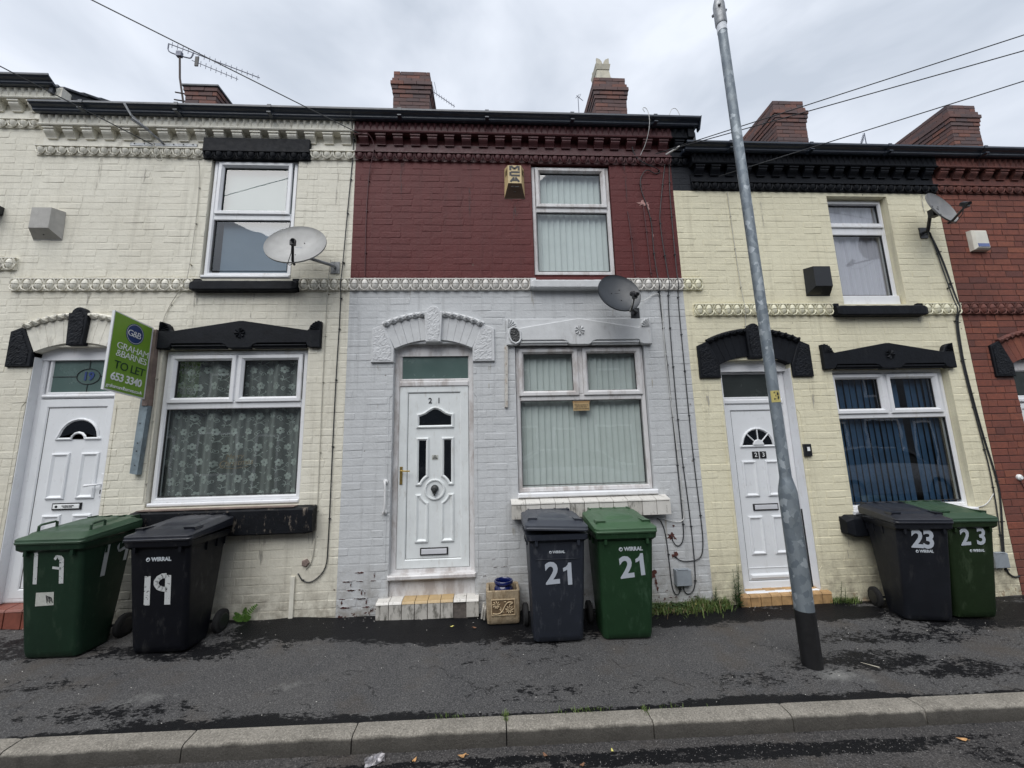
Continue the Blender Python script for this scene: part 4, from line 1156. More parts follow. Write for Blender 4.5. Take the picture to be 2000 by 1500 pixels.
# hole broken through the plaster at the left shell
m = MB(); hp = [(.262, 2.835), (.30, 2.812), (.335, 2.83), (.352, 2.86), (.348, 2.93), (.325, 2.968), (.28, 2.985), (.245, 2.965), (.236, 2.92), (.243, 2.87)]
m.sweep(hp, [(-.022, -.052), (-.010, -.066), (0, -.064), (.006, -.0525)]); m.obj("torn_paint_edge", "grey_masonry_paint", h21)
m = MB(); m.poly([(a, -.0535, b) for a, b in hp]); rough_face(m, hp, -.056, .012, .008); m.obj("exposed_stone", "iron_black", h21)
arch(h21, -.61, 0., "grey_masonry_paint", "rough_stone_grey", "grey_masonry_paint", "rough_stone_grey", "upvc_grimy")
chamfers(h21, -1.045, -.175, .38, 2.27, "grey_wall_paint")
yd = .08
fr = door_frame(h21, -1.045, -.175, .395, 2.775, 2.437, 2.730, -.965, -.237, .42, 2.345, yd, "upvc_grimy", "frosted_green_glass")
d21 = leaf(h21, -.985, -.235, .455, 2.375, -.893, -.303, .555, 2.287, yd, "door_white_weathered")
C = -.598
lettering("door_number", "2", .085, "print_black", d21, (-.655, yd - .003, 2.195), bold=.012)
lettering("door_number", "1", .085, "print_black", d21, (-.560, yd - .003, 2.195), bold=.012)
hood = [(C - .205, 1.895), (C + .205, 1.895), (C + .205, 2.055), (C + .165, 2.058), (C + .12, 2.075), (C + .07, 2.110), (C + .03, 2.130), (C, 2.135), (C - .03, 2.130), (C - .07, 2.110), (C - .12, 2.075), (C - .165, 2.058), (C - .205, 2.055)]
panel(d21, hood, yd, "door_white_weathered", "door_glass_black", w=.036, name="hooded_light")
panel(d21, cutpanel(C - .205, C - .065, 1.285, 1.795, C, 1.242, .148, 'br'), yd, "door_white_weathered", "door_glass_black", w=.036, name="side_light")
panel(d21, cutpanel(C + .065, C + .205, 1.285, 1.795, C, 1.242, .148, 'bl'), yd, "door_white_weathered", "door_glass_black", w=.036, name="side_light")
panel(d21, cutpanel(C - .205, C - .065, .705, 1.198, C, 1.242, .148, 'tr'), yd, "door_white_weathered")
panel(d21, cutpanel(C + .065, C + .205, .705, 1.198, C, 1.242, .148, 'tl'), yd, "door_white_weathered")
m = MB(); m.lathe([(.112, 0), (.110, -.010), (.100, -.014), (.092, -.010), (.086, -.004), (.080, -.002), (.0, -.002)], (C, yd, 1.242), 'Y', 40)
for k in range(36):
    a = 2 * pi * k / 36; m.lathe([(.006, -.004), (.005, -.012), (.001, -.014)], (C + .092 * cos(a), yd, 1.242 + .092 * sin(a)), 'Y', 5)
m.obj("beaded_ring", "door_white_weathered", d21)
m = MB(); m.loft([[(C + r * cos(a) * (1 - .25 * (sin(a) < 0)) , yd - y, 1.246 + r * 1.1 * sin(a)) for a in [2 * pi * i / 14 for i in range(14)]] for r, y in ((.041, .0), (.043, .012), (.034, .026), (.018, .036), (.006, .038))])
m.lathe([(.006, -.040), (.013, -.046), (.010, -.054)], (C, yd, 1.236), 'Y', 8)
for sx in (-1, 1): m.lathe([(.006, -.030), (.004, -.036)], (C + sx * .014, yd, 1.254), 'Y', 6)
m.tube([(C - .022, yd - .03, 1.228), (C - .016, yd - .036, 1.206), (C, yd - .036, 1.198), (C + .016, yd - .036, 1.206), (C + .022, yd - .03, 1.228)], .005, 6)
m.lathe([(.010, -.022), (.012, -.03), (.008, -.04)], (C, yd, 1.188), 'Y', 8)
m.obj("door_knocker", "iron_black", d21)
letterbox(d21, -.745, -.455, .580, .655, yd)
m = MB(); m.bbox(-.968, -.940, yd - .021, yd - .009, 1.305, 1.49, .003); m.tube([(-.954, yd - .02, 1.449), (-.954, yd - .058, 1.449), (-.90, yd - .06, 1.444), (-.855, yd - .058, 1.443)], .008, 8); m.lathe([(.009, -.02), (.009, -.026)], (-.954, yd, 1.36), 'Y', 10); m.obj("door_handle", "brass", d21)
m = MB(); m.box(C - .034, C + .034, yd - .0025, yd - .001, 1.555, 1.605); st = m.obj("door_sticker", "sticker_paper", d21)
lettering("notice", "NO\nCOLD\nCALLERS", .014, "print_black", st, (C, yd - .004, 1.582), bold=.03)
m = MB(); m.bbox(-1.055, -.165, -.03, yd + .04, .372, .418, .010); m.bbox(-1.045, -.175, yd - .045, yd + .03, .185, .370, .004); m.obj("threshold", "upvc_grimy", h21)
step_tiles(h21, -1.14, -.135, .195, .030, -.095, 8, "tile_white", "tile_front_dirty", missing=(7 - 1,), topfn=lambda i: "tile_ochre" if 2 <= i <= 5 else "tile_white")
chimney(h21, -1.655, -1.005, 8.52)
ch = chimney(h21, 2.05, 2.64, 8.52)
m = MB()
for z, hw, hy in ((8.50, .165, .20), (8.62, .160, .195), (9.10, .118, .150), (9.115, .145, .175), (9.20, .155, .185), (9.205, .12, .15)):
    pass
m.loft([[(2.33 + a * hw, 2.42 + b * hy, z) for a, b in ((-1, -1), (1, -1), (1, 1), (-1, 1))] for z, hw, hy in ((8.50, .17, .20), (8.98, .120, .150))])
m.loft([[(2.33 + a * hw, 2.42 + b * hy, z) for a, b in ((-1, -1), (1, -1), (1, 1), (-1, 1))] for z, hw, hy in ((8.985, .130, .160), (9.09, .150, .180))])
for sx in (-1, 1):
    for yy in (2.25, 2.55):
        pts = [(2.33 + sx * .125, 9.09), (2.33 + sx * .125, 9.225)] + [(2.33 + sx * (.125 - .115 * sin(t)), 9.09 + .135 * cos(t)) for t in (.3, .6, .9, 1.2, 1.5)]
        if sx > 0: pts = pts[::-1]
        m.prism(pts, yy, yy + .03)
m.obj("chimney_pot", "chimney_pot_buff", ch)
roof(h21, -1.55, 2.55, 0.)
end_wall(h21, 2.55, 0., "lead_flashing")

# --- number 23
h23 = new_house("pale yellow terraced house with a wide black band under its gutter, behind the lamp post")
MATZ = [4.745]
def paint23(x, z): return "black_wall_paint" if z > 4.745 else "yellow_cream_wall_paint"
W23u = (4.275, 5.075, 3.27, 4.70); W23l = (3.985, 5.435, .84, 2.48); D23 = (2.64, 3.49, .0, 2.60)
inst("wall", wall_mesh(2.30, 5.76, -.6, 5.25, [W23u, W23l, D23], paint23, .14), h23); wall23 = h23.children[0]
bh23 = [W23u, W23l, (2.64, 3.49, -.2, 2.5), (4.10, 5.235, 3.11, 3.26), (2.40, 5.8, 3.13, 3.27), (3.88, 5.50, 2.48, 2.7), (2.42, 3.72, 2.40, 2.76), (2.55, 3.6, 2.7, 2.93), (2.30, 2.52, 5.05, 5.5)]
lay_bricks(None, wall23, 2.30, 5.76, -.12, 4.75, bh23, paint23, PAINTED, zref=3.13, seed=23)
lay_bricks(None, wall23, 2.30, 2.53, 4.75, 5.1, [], paint23, PAINTED, zref=3.13, seed=24, maxn=20)
cornice(h23, 2.53, 5.74, -.335, "black_masonry_paint", gx0=2.42)
string_course(h23, 2.53, 5.76, 4.800, "black_masonry_paint", double=False, hh=.050)
string_course(h23, 2.405, 5.735, 3.200, "yellow_cream_masonry_paint", skip=[(4.10, 5.235)])
stone_sill(h23, 4.10, 5.235, 3.105, 3.255, .095, "black_masonry_paint")
stone_sill(h23, 3.80, 5.46, .640, .865, .12, "black_masonry_paint", lugs=False, rnd=.03)
window(h23, 4.275 + .005, 5.07, 3.275, 4.695, .085, [(4.325, 5.02, 4.37, 4.625, 'fixed'), (4.325, 5.02, 3.42, 4.215, 'fixed')], fw=.045, cill=False)
m = MB(); ringbox(m, 4.30, 5.045, 4.315, 4.66, [(0, .085), (0, .065), (.02, .063), (.028, .085)]); m.obj("window_trim", "upvc_white", h23)
m = MB(); m.bbox(4.285, 5.065, .05, .10, 3.26, 3.40, .01); m.obj("window_cill", "upvc_white", h23)
window(h23, 3.99, 5.43, .885, 2.475, .075, [(4.075, 4.605, 2.015, 2.365, 'sash'), (4.765, 5.295, 2.015, 2.365, 'sash'), (4.04, 5.38, .955, 1.90, 'fixed')], cill=False)
m = MB(); m.bbox(3.97, 5.435, -.03, .10, .845, .884, .01); m.obj("window_cill", "upvc_white", h23)
pediment(h23, 3.87, 5.50, 2.47, "black_masonry_paint")
arch(h23, 3.065, -.225, "black_masonry_paint", "rough_stone_black", "black_masonry_paint", "rough_stone_black", "upvc_white")
chamfers(h23, 2.64, 3.49, .28, 2.02, "yellow_cream_wall_paint")
yd = .12
for a_ in (2.645, 3.478): m = MB(); m.box(a_, a_ + .008, .002, yd, .09, 2.50); m.obj("jamb_lining", "upvc_white", h23)
fr = door_frame(h23, 2.655, 3.475, .06, 2.545, 2.175, 2.455, 2.735, 3.395, .115, 2.09, yd, "upvc_white", "frosted_grey_glass")
d23 = leaf(h23, 2.715, 3.415, .105, 2.09, 2.785, 3.345, .30, 2.02, yd, "door_white")
C = 3.068
fan = [(C - .215, 1.60), (C + .215, 1.60), (C + .215, 1.62)] + [(C + .198 * cos(t), 1.628 + .198 * sin(t)) for t in [pi * (i + .3) / 12 for i in range(12)]] + [(C - .215, 1.62)]
sb = panel(d23, fan, yd, "door_white", "door_glass_black", w=.030, name="sunburst_light")
m = MB(); m.prism(arc(C, 1.625, .064, 0, pi, 10), yd - .022, yd, 0, .005)
for a in (45, 90, 135): m.tube([(C, yd - .010, 1.625), (C + .185 * cos(radians(a)), yd - .010, 1.625 + .185 * sin(radians(a)))], .007, 6)
m.obj("sunburst_bars", "door_white", sb)
for x, ch_ in ((C - .045, "2"), (C + .045, "3")):
    m = MB(); m.bbox(x - .037, x + .037, yd - .008, yd, 1.475, 1.553, .003); t = m.obj("number_tile", "print_black", d23)
    lettering("door_number", ch_, .068, "print_white", t, (x, yd - .010, 1.514), bold=.01)
for x0, x1, z0, z1 in ((C - .222, C - .05, 1.055, 1.452), (C + .05, C + .222, 1.055, 1.452), (C - .222, C - .05, .44, .848), (C + .05, C + .222, .44, .848)): panel(d23, rect(x0, x1, z0, z1), yd, "door_white")
letterbox(d23, C - .145, C + .145, .905, .978, yd)
m = MB(); m.bbox(2.80, 3.33, yd - .022, yd, .195, .245, .014); m.bbox(2.66, 3.47, -.01, yd + .03, .055, .100, .01); m.bbox(2.80, 3.33, yd - .004, yd + .0, .30, .31, .002); m.obj("weather_bar", "door_white", d23)
step_tiles(h23, 2.56, 3.56, .088, -.035, -.05, 9, "tile_buff", "tile_buff")
chimney(h23, 5.50, 6.10, 8.12, z0=5.9)
chb = MB(); chb.bbox(3.500, 3.585, -.028, 0, 1.49, 1.625, .004); chb.bbox(3.52, 3.565, -.032, -.027, 1.555, 1.60, .002)
db = chb.obj("doorbell", "alarm_black"); tag(db, "small black intercom with a white button right of the lamp post door", "doorbell")
m = MB(); m.box(3.527, 3.558, -.0345, -.0325, 1.548, 1.592); m.obj("button", "print_white", db)
roof(h23, 2.55, 5.76, -.335)

# --- number 25
h25 = new_house("bare red brick terraced house at the right edge")
MATZ = []
redm = lambda x, z: "dark_mortar"
D25 = (6.25, 7.11, .0, 2.58)
inst("wall", wall_mesh(5.76, 10.5, -.6, 5.25, [D25], redm), h25); wall25 = h25.children[0]
lay_bricks(None, wall25, 5.76, 10.5, -.16, 4.75, [D25, (5.7, 10.6, 3.13, 3.27), (6.03, 7.33, 2.38, 2.74), (6.15, 7.2, 2.7, 2.9)], lambda x, z: "red_facing_brick", BARE, zref=3.13, seed=25)
cornice(h25, 5.74, 10.5, -.335, "red_masonry")
string_course(h25, 5.76, 10.5, 4.800, "red_masonry", double=False, hh=.050)
string_course(h25, 5.735, 10.5, 3.200, "red_masonry")
arch(h25, 6.68, -.255, "red_facing_brick", "rough_stone_black", "red_masonry", "rough_stone_black", "upvc_grimy")
fr = door_frame(h25, 6.25, 7.11, .05, 2.52, 2.13, 2.43, 6.33, 7.03, .1, 2.05, .08, "upvc_white", "frosted_grey_glass")
d25 = leaf(h25, 6.31, 7.05, .1, 2.04, 6.38, 6.98, .2, 1.96, .08, "door_white")
for x0, x1, z0, z1 in ((6.44, 6.64, 1.1, 1.8), (6.72, 6.92, 1.1, 1.8), (6.44, 6.64, .35, .95), (6.72, 6.92, .35, .95)): panel(d25, rect(x0, x1, z0, z1), .08, "door_white")
chimney(h25, 9.07, 9.65, 8.13, z0=5.9)
roof(h25, 5.76, 10.5, -.335)
end_wall(h25, 10.5, -.335, "red_masonry")

# peeled paint showing brick on number 21
def patch(cx, cz, r, mat, y=-.0062, sx=1., sz=1., n=17, parent=h21, seed=0):
    rd = random.Random(seed); m = MB()
    m.poly([(cx + sx * r * rr_ * cos(2 * pi * i / n), y, cz + sz * r * rr_ * sin(2 * pi * i / n)) for i, rr_ in enumerate([rd.uniform(.35, 1.25) for _ in range(n)])])
    m.obj("peeled_patch", mat, parent, fix=False)
for i, q in enumerate([(1.905, .700, .040, 1.2, 1.), (1.945, .672, .018, 1, 1), (1.930, .500, .036, 1., 1.), (1.672, .335, .055, .8, 1.1), (1.700, .245, .035, .6, 1.6), (1.715, .180, .028, .5, 1.4), (1.94, .80, .018, 1, .8)]):
    patch(q[0], q[1], q[2], "exposed_brick", sx=q[3], sz=q[4], seed=i + 3)
for i, q in enumerate([(1.90, 4.565, .055, 1.3, .7), (1.965, 4.50, .03, .6, 1.6), (1.99, 4.15, .025, .7, 1.5)]): patch(q[0], q[1], q[2], "exposed_plaster_pink", sx=q[3], sz=q[4], seed=i + 40)
rd = random.Random(5)
def flake(x, z, w, h, seed):
    q = random.Random(seed); m = MB(); n = 9; top = []; bot = []
    for k in range(n):
        t = k / (n - 1); e = min(1, 4 * t * (1 - t) + .15)
        top.append((x + w * (t - .5), -.0066, z + h * .5 * e * q.uniform(.3, 1.5))); bot.append((x + w * (t - .5) + q.uniform(-.003, .003), -.0066, z - h * .5 * e * q.uniform(.2, 1.2)))
    m.poly(bot + top[::-1]); m.obj("peeled_patch", "exposed_brick", h21, fix=False)
    e_ = MB(); e_.tube([(a, b - .0015, c + .002) for a, b, c in top], .0016, 4); e_.obj("lifted_paint_edge", "grey_masonry_paint", h21)
for i in range(24):                 # paint has come away along the joints low on the wall left of the step
    x = -1.51 + rd.random() * .33; k = rd.randint(0, 4); z = 3.445 - (41 - k) * .0807
    if z < .04: continue
    if rd.random() < .62: flake(x, z, rd.uniform(.03, .11), rd.uniform(.008, .026), 60 + i)
    else: flake(x, z - .03, rd.uniform(.008, .014), rd.uniform(.04, .07), 60 + i)
for i in range(9): flake(-.09 + rd.random() * .22, 3.445 - (41 - rd.randint(0, 5)) * .0807, rd.uniform(.02, .08), rd.uniform(.003, .009), 120 + i)
for i in range(5): flake(1.72 + rd.random() * .5, .06 + rd.random() * .05, rd.uniform(.02, .06), rd.uniform(.006, .014), 150 + i)
# dirt washed down below sills and gutter joints
worn_print("dirt_streak", (.42, .40, .35), 1., .44, (60, 1, 4))
worn_print("dirt_streak_dark", (.055, .020, .020), 1., .46, (60, 1, 4))
def streak(house, x, zt, w, h, mat="dirt_streak"):
    m = MB(); q = 6; L0 = []; R0 = []
    for k in range(q + 1):
        t = k / q; ww = w * (1 - .75 * t) * rd.uniform(.8, 1.1); L0.append((x - ww / 2, -.0072, zt - h * t)); R0.append((x + ww / 2, -.0072, zt - h * t))
    m.add(L0 + R0, [(k, k + 1, q + 2 + k, q + 1 + k) for k in range(q)]); m.obj("dirt_streak", mat, house, fix=False)
for x, z, w, h in ((-3.19, 3.44, .06, .5), (-2.13, 3.44, .07, .4), (-2.6, 3.44, .05, .3), (-4.3, 3.44, .05, .35), (-1.83, .87, .09, .4), (-2.3, .87, .10, .3), (-4.4, 5.07, .05, .6), (-3.9, 5.07, .04, .5), (-1.75, 5.07, .04, .6)): streak(h19, x, z, w, h)
for x, z, w, h in ((.52, 3.44, .05, .35), (1.43, 3.44, .06, .3), (.23, .93, .05, .4), (1.84, .93, .06, .5), (-1.2, 2.61, .05, .5), (.0, 2.61, .05, .6), (1.83, 2.78, .05, .6), (-.9, 3.44, .05, .15)): streak(h21, x, z, w, h)
for x, z, w, h in ((-1.0, 5.07, .06, .5), (-.2, 5.07, .05, .7), (1.7, 5.07, .06, .5), (.34, 4.6, .09, .4)): streak(h21, x, z, w, h, "dirt_streak_dark")
for x, z, w, h in ((4.14, 3.10, .05, .35), (5.20, 3.10, .06, .3), (3.85, .64, .06, .3), (3.70, 2.38, .05, .6), (2.46, 2.38, .05, .5), (3.4, 4.74, .05, .5), (5.55, 4.74, .05, .4)): streak(h23, x, z, w, h)

# ---------------------------------------------------------------- blinds, curtains and sky reflection sheets behind the glass
vertical_blind(.33, 1.72, 1.22, 2.72, .135, 20, "blind_fabric_white", "pale vertical blind behind the large window of the grey ground floor", -17)
vertical_blind(.59, 1.47, 3.68, 5.0, .125, 12, "blind_fabric_white", "pale vertical blind behind the upstairs window of the maroon wall", -20)
vertical_blind(4.02, 5.40, .92, 2.42, .165, 18, "blind_fabric_blue", "dark blue vertical blind behind the window of the pale yellow house", 13, 1.04, skip=(12,))
def sheet_fold(name, x0, x1, z0, z1, y, amp, per, mat, label, cat="curtain", seed=1):
    rd = random.Random(seed); n = 110; m = MB(); vs = []
    ph = [rd.uniform(.6, 1.5) for _ in range(8)]
    def fy(x): return amp * (sin(x * 2 * pi / per * ph[0]) + .6 * sin(x * 2 * pi / per * 1.7 * ph[1] + 1) + .35 * sin(x * 2 * pi / per * 3.1 * ph[2] + 2))
    for z in (z0, z1):
        for i in range(n + 1):
            x = x0 + (x1 - x0) * i / n; vs.append((x, y + fy(x), z))
    m.add(vs, [(i, i + 1, n + 2 + i, n + 1 + i) for i in range(n)])
    o = m.obj(name, mat, smooth=True, fix=False); tag(o, label, cat)
    return o, fy
sheet_fold("net_curtain", 4.30, 5.05, 3.36, 4.68, .16, .008, .12, "net_curtain_lilac", "pale lilac net curtain hanging in the upstairs window of the yellow house")
m = MB(); m.box(-3.13, -2.25, .10, .104, 4.38, 5.02); tag(m.obj("sky_reflection_sheet", "sky_reflection_grey"), "grey green sheet added as sky reflection behind the top pane beside the white satellite dish", "blind")  # added sheet, no real blind: its colour stands in for reflected sky
m = MB(); m.box(-3.05, -2.25, .104, .108, 3.66, 4.36); tag(m.obj("sky_reflection_sheet", "sky_reflection_blue"), "blue grey sheet added as sky reflection behind the lower pane that the white satellite dish overlaps", "blind")  # second added sheet, tinted like the sky mirrored in the lower pane
lace, fy = sheet_fold("lace_curtain", -3.44, -2.0, 1.21, 2.72, .135, .020, .26, "net_curtain", "lace net curtain with white flowers in the front window of number 19", seed=4)
# woven flowers, leaves and scrolls of the lace follow its folds
fm = MB(); rd = random.Random(11)
def on(x, z, off=.0015): return (x, .135 + fy(x) - off, z)
def flower(cx, cz, r, rot):
    for k in range(6):
        a = rot + k * pi / 3 + rd.uniform(-.12, .12); c = (cx + r * .60 * cos(a), cz + r * .60 * sin(a)); q = []
        for j in range(8):
            t = 2 * pi * j / 8; u = r * .42 * cos(t); v = r * .36 * sin(t)
            q.append(on(c[0] + u * cos(a) - v * sin(a), c[1] + u * sin(a) + v * cos(a)))
        fm.poly(q)
def ribbon(pts, w):
    for (xa, za), (xb, zb) in zip(pts, pts[1:]):
        d = hypot(xb - xa, zb - za) or 1; nx, nz = -(zb - za) / d * w, (xb - xa) / d * w
        fm.poly([on(xa - nx, za - nz), on(xb - nx, zb - nz), on(xb + nx, zb + nz), on(xa + nx, za + nz)])
def lleaf(cx, cz, r, a):
    fm.poly([on(cx + r * cos(a), cz + r * sin(a)), on(cx + r * .3 * cos(a + 1.5), cz + r * .3 * sin(a + 1.5)), on(cx - r * cos(a), cz - r * sin(a)), on(cx + r * .3 * cos(a - 1.5), cz + r * .3 * sin(a - 1.5))])
px, pz = .165, .165
for j in range(10):
    for i in range(10):
        x = -3.42 + px * (i + (j % 2) * .5) + rd.uniform(-.012, .012); z = 1.25 + pz * j + rd.uniform(-.02, .02)
        if x > -2.03 or z > 2.68: continue
        flower(x, z, .040 + rd.uniform(-.003, .005), rd.uniform(0, 1))
        sg = 1 if (i + j) % 2 else -1
        ribbon([(x + sg * (.045 + .035 * sin(t * .9)) + .018 * cos(t * 1.9), z + .05 + .028 * t * .5 + .012 * sin(t * 2.2)) for t in [k * .45 for k in range(9)]], .0026)
        cx, cz = x + sg * .072, z - .03
        ribbon([(cx + (.026 - .0018 * t) * cos(t * .6 + i), cz + (.026 - .0018 * t) * sin(t * .6 + i)) for t in range(13)], .0022)
        lleaf(x - sg * .065, z + .045, .020, rd.uniform(.4, 1.2) * sg); lleaf(x + sg * .055, z + .075, .018, rd.uniform(-.4, .6))
        lleaf(x - sg * .05, z - .06, .016, rd.uniform(0, 3))
stuff(fm.obj("lace_flowers", "lace_thread", lace, fix=False))
lettering("greeting", "Merry", .075, "planter_stone", lace, (-2.70, .085, 1.640), rot=(pi / 2, radians(-4), 0), shear=.35, bold=-.002)
lettering("greeting", "Christmas", .085, "planter_stone", lace, (-2.68, .085, 1.575), rot=(pi / 2, radians(-4), 0), shear=.35, bold=-.002)
m = MB(); m.tube([(-2.84, .085, 1.53), (-2.70, .085, 1.515), (-2.55, .085, 1.535)], .003, 4); m.obj("greeting_flourish", "planter_stone", lace)
# paper notice inside the grey house window
m = MB(); m.box(.935, 1.120, .060, .062, 2.055, 2.160); nt_ = m.obj("window_sticker", "tile_ochre"); tag(nt_, "small cream notice sticker at the top of the grey house window", "sticker")
m = MB(); m.box(.93, 1.125, .0585, .060, 2.145, 2.165); m.obj("sticker_band", "tile_buff", nt_)
lettering("notice", "We do not buy or\nsell at this door\nplease do not knock", .021, "print_black", nt_, (1.028, .059, 2.098), bold=.01)

# ---------------------------------------------------------------- wheelie bins
def rrect(x0, x1, y0, y1, r, z, zf=None, n=4):
    out = []
    for cx, cy, a in ((x1 - r, y1 - r, 0), (x0 + r, y1 - r, pi / 2), (x0 + r, y0 + r, pi), (x1 - r, y0 + r, 1.5 * pi)):
        for i in range(n + 1):
            t = a + pi / 2 * i / n; x, y = cx + r * cos(t), cy + r * sin(t)
            out.append((x, y, zf(x, y, z) if zf else z))
    return out
def strip_text(parent, path, w, y, mat):
    m = MB()
    for k in range(len(path) - 1):
        (xa, za), (xb, zb) = path[k], path[k + 1]; d = hypot(xb - xa, zb - za); nx, nz = -(zb - za) / d * w, (xb - xa) / d * w
        ex, ez = (xb - xa) / d * w * .25, (zb - za) / d * w * .25
        m.poly([(xa - nx - ex, y, za - nz - ez), (xb - nx + ex, y, zb - nz + ez), (xb + nx + ex, y, zb + nz + ez), (xa + nx - ex, y, za + nz - ez)])
    return m
FZ = lambda z: -(.245 + .105 * min(z, .9) / .9)       # front face of a body at height z
TILT = pi / 2 + atan2(.105, .9)
def bin_logo(b, z, size, mat="white_lettering", x=0.):
    w = size * 3.55
    lettering("council_name", "WIRRAL", size, mat, b, (x + size * .42, FZ(z) - .002, z), rot=(TILT, 0, 0), bold=.045, space=.98, sx=1.0)
    m = MB(); r = size * .38; cx = x - size * 2.02
    m.sweep([(cx + r * cos(t), z + r * sin(t)) for t in [2 * pi * i / 16 for i in range(16)]], [(0, FZ(z) - .002), (r * .42, FZ(z) - .003)])
    m.lathe([(r * .35, 0), (r * .3, -.001)], (cx - r * .25, FZ(z) - .002, z + r * .25), 'Y', 8)
    m.obj("council_emblem", mat, b)
def wheelie_bin(x, y, rz, body, lid, label, openlid=0., loops=False, roll=0.):
    z0 = gz(x, y - .2) + .004
    t = tag(empty("wheelie_bin", (x, y, z0), rz=radians(rz)), label, "bin", "wheelie bins put out in front of the houses")
    m = MB()
    R_ = []
    for z, hx, yf, yb, r in ((0, .205, -.225, .03, .05), (.012, .218, -.240, .045, .05), (.06, .222, FZ(.06), .05, .045), (.45, .234, FZ(.45), .085, .035), (.86, .246, FZ(.86), .12, .03)): R_.append(rrect(-hx, hx, yf, yb, r, z))
    m.loft(R_)
    m.loft([rrect(-.252, .252, -.355, .125, .03, .855), rrect(-.270, .270, -.378, .15, .03, .875), rrect(-.274, .274, -.384, .155, .03, .918)])
    for sx in (-1, 1):                                  # moulded ribs below the rim
        for yy in (-.15, -.02, .08): m.box(sx * .246 - .012, sx * .246 + .012, yy, yy + .012, .79, .87)
        m.box(sx * .185 - .012, sx * .185 + .012, -.372, -.335, .825, .87)
    if openlid: m.tube([(-.19, -.3305, .705), (.19, -.3305, .705)], .0022, 4)
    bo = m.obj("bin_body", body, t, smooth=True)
    lm = MB(); sl = .060
    zf = lambda X, Y, Z: Z + (Y + .39) / .56 * sl
    lm.loft([rrect(-.278, .278, -.392, .172, .035, .920, lambda X, Y, Z: Z + max(0, (Y + .39)) / .72 * sl * .6), rrect(-.281, .281, -.396, .176, .035, .934, zf), rrect(-.278, .278, -.392, .174, .035, .940, zf), rrect(-.279, .279, -.393, .174, .035, .958, zf),
             rrect(-.273, .273, -.384, .168, .04, .966, zf), rrect(-.252, .252, -.345, .155, .05, .972, zf), rrect(-.238, .238, -.325, .14, .05, .990, zf), rrect(-.220, .220, -.300, .125, .06, .994, zf)])
    lm.loft([rrect(-.145, .145, -.215, .095, .05, .992, zf), rrect(-.120, .120, -.180, .07, .05, 1.010, zf)])
    if not loops:
        for sx in (-1, 1):                              # scooped grips at the front corners of the lid
            lm.loft([[(sx * .175, -.318, .985), (sx * .250, -.300, .985), (sx * .250, -.21, 1.000), (sx * .175, -.21, 1.000)], [(sx * .165, -.330, 1.018), (sx * .245, -.312, 1.014), (sx * .238, -.20, 1.012), (sx * .172, -.18, 1.016)]])
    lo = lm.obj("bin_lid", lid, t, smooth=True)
    if openlid or roll:
        lo.location = Vector((0, .17, 1.0)) - (Matrix.Rotation(radians(-openlid), 3, 'X') @ Matrix.Rotation(radians(roll), 3, 'Y')) @ Vector((0, .17, 1.0))
        lo.rotation_euler = (Matrix.Rotation(radians(-openlid), 3, 'X') @ Matrix.Rotation(radians(roll), 3, 'Y')).to_euler()
    if loops:
        for sx in (-1, 1):
            h = MB(); h.tube([(sx * .215, -.27, .985), (sx * .215, -.268, 1.045), (sx * .213, -.255, 1.055), (sx * .205, -.155, 1.066), (sx * .205, -.14, 1.060), (sx * .205, -.14, 1.0)], .010, 6); h.obj("lid_handle", lid, lo, smooth=True)
    hb = MB(); hb.tube([(-.20, .195, 1.040), (.20, .195, 1.040)], .014, 8)
    for xx in (-.20, -.07, .07, .20): hb.box(xx - .009, xx + .009, .12, .21, .985, 1.058)
    hb.obj("rear_handle", lid if openlid == 0 else body, t)
    ax = MB(); ax.tube([(-.25, .115, .10), (.25, .115, .10)], .012, 8); ax.obj("axle", "black_plastic", t)
    for sx in (-1, 1):
        w = MB(); w.lathe([(.04, -.024), (.085, -.026), (.100, -.016), (.100, .016), (.085, .026), (.04, .024)], (sx * .262, .115, .10), 'X', 20); wo = w.obj("wheel", "tyre_rubber", t, smooth=True)
        h = MB(); h.lathe([(.018, -.029), (.060, -.029), (.066, -.027)], (sx * .262, .115, .10), 'X', 16); h.lathe([(.066, .027), (.060, .029), (.018, .029)], (sx * .262, .115, .10), 'X', 16); h.obj("hub", "black_plastic", wo)
    return t
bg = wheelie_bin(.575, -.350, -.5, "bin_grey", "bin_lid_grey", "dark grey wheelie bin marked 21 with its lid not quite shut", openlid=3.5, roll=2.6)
bin_logo(bg, .765, .030)
def figure_one(parent, x, z, h, ry):
    p1 = [(-.03, -.5), (.17, -.5), (.17, .5), (.03, .5), (0, .41), (-.08, .33), (-.22, .27), (-.22, .11), (-.12, .14), (-.03, .19)]
    m = MB(); m.poly([(a * h, b * h, 0) for a, b in p1]); inst("house_number", m.mesh("house_number", "white_vinyl", fix=False), parent, (x, FZ(z) - .004, z), (TILT, ry, 0))
lettering("house_number", "2", .255, "white_vinyl", bg, (-.048, FZ(.575) - .003, .578), rot=(TILT, radians(-3), 0), bold=.030)
figure_one(bg, .090, .578, .190, radians(-2))
bgr = wheelie_bin(1.193, -.345, -1.1, "bin_green", "bin_lid_green", "bright green wheelie bin marked 21 beside the dark grey one")
bin_logo(bgr, .775, .046, x=.045)
lettering("house_number", "2", .255, "white_vinyl", bgr, (.000, FZ(.6) - .003, .610), rot=(TILT, radians(-5), 0), bold=.030)
figure_one(bgr, .124, .640, .190, radians(-5))
b9 = wheelie_bin(-2.788, -.300, -.8, "bin_black", "bin_lid_black", "black wheelie bin with 19 brushed in white under the number 19 window")
bin_logo(b9, .765, .044)
m = strip_text(None, [(-.088, .625), (-.092, .40)], .024, FZ(.5) - .026, 0)
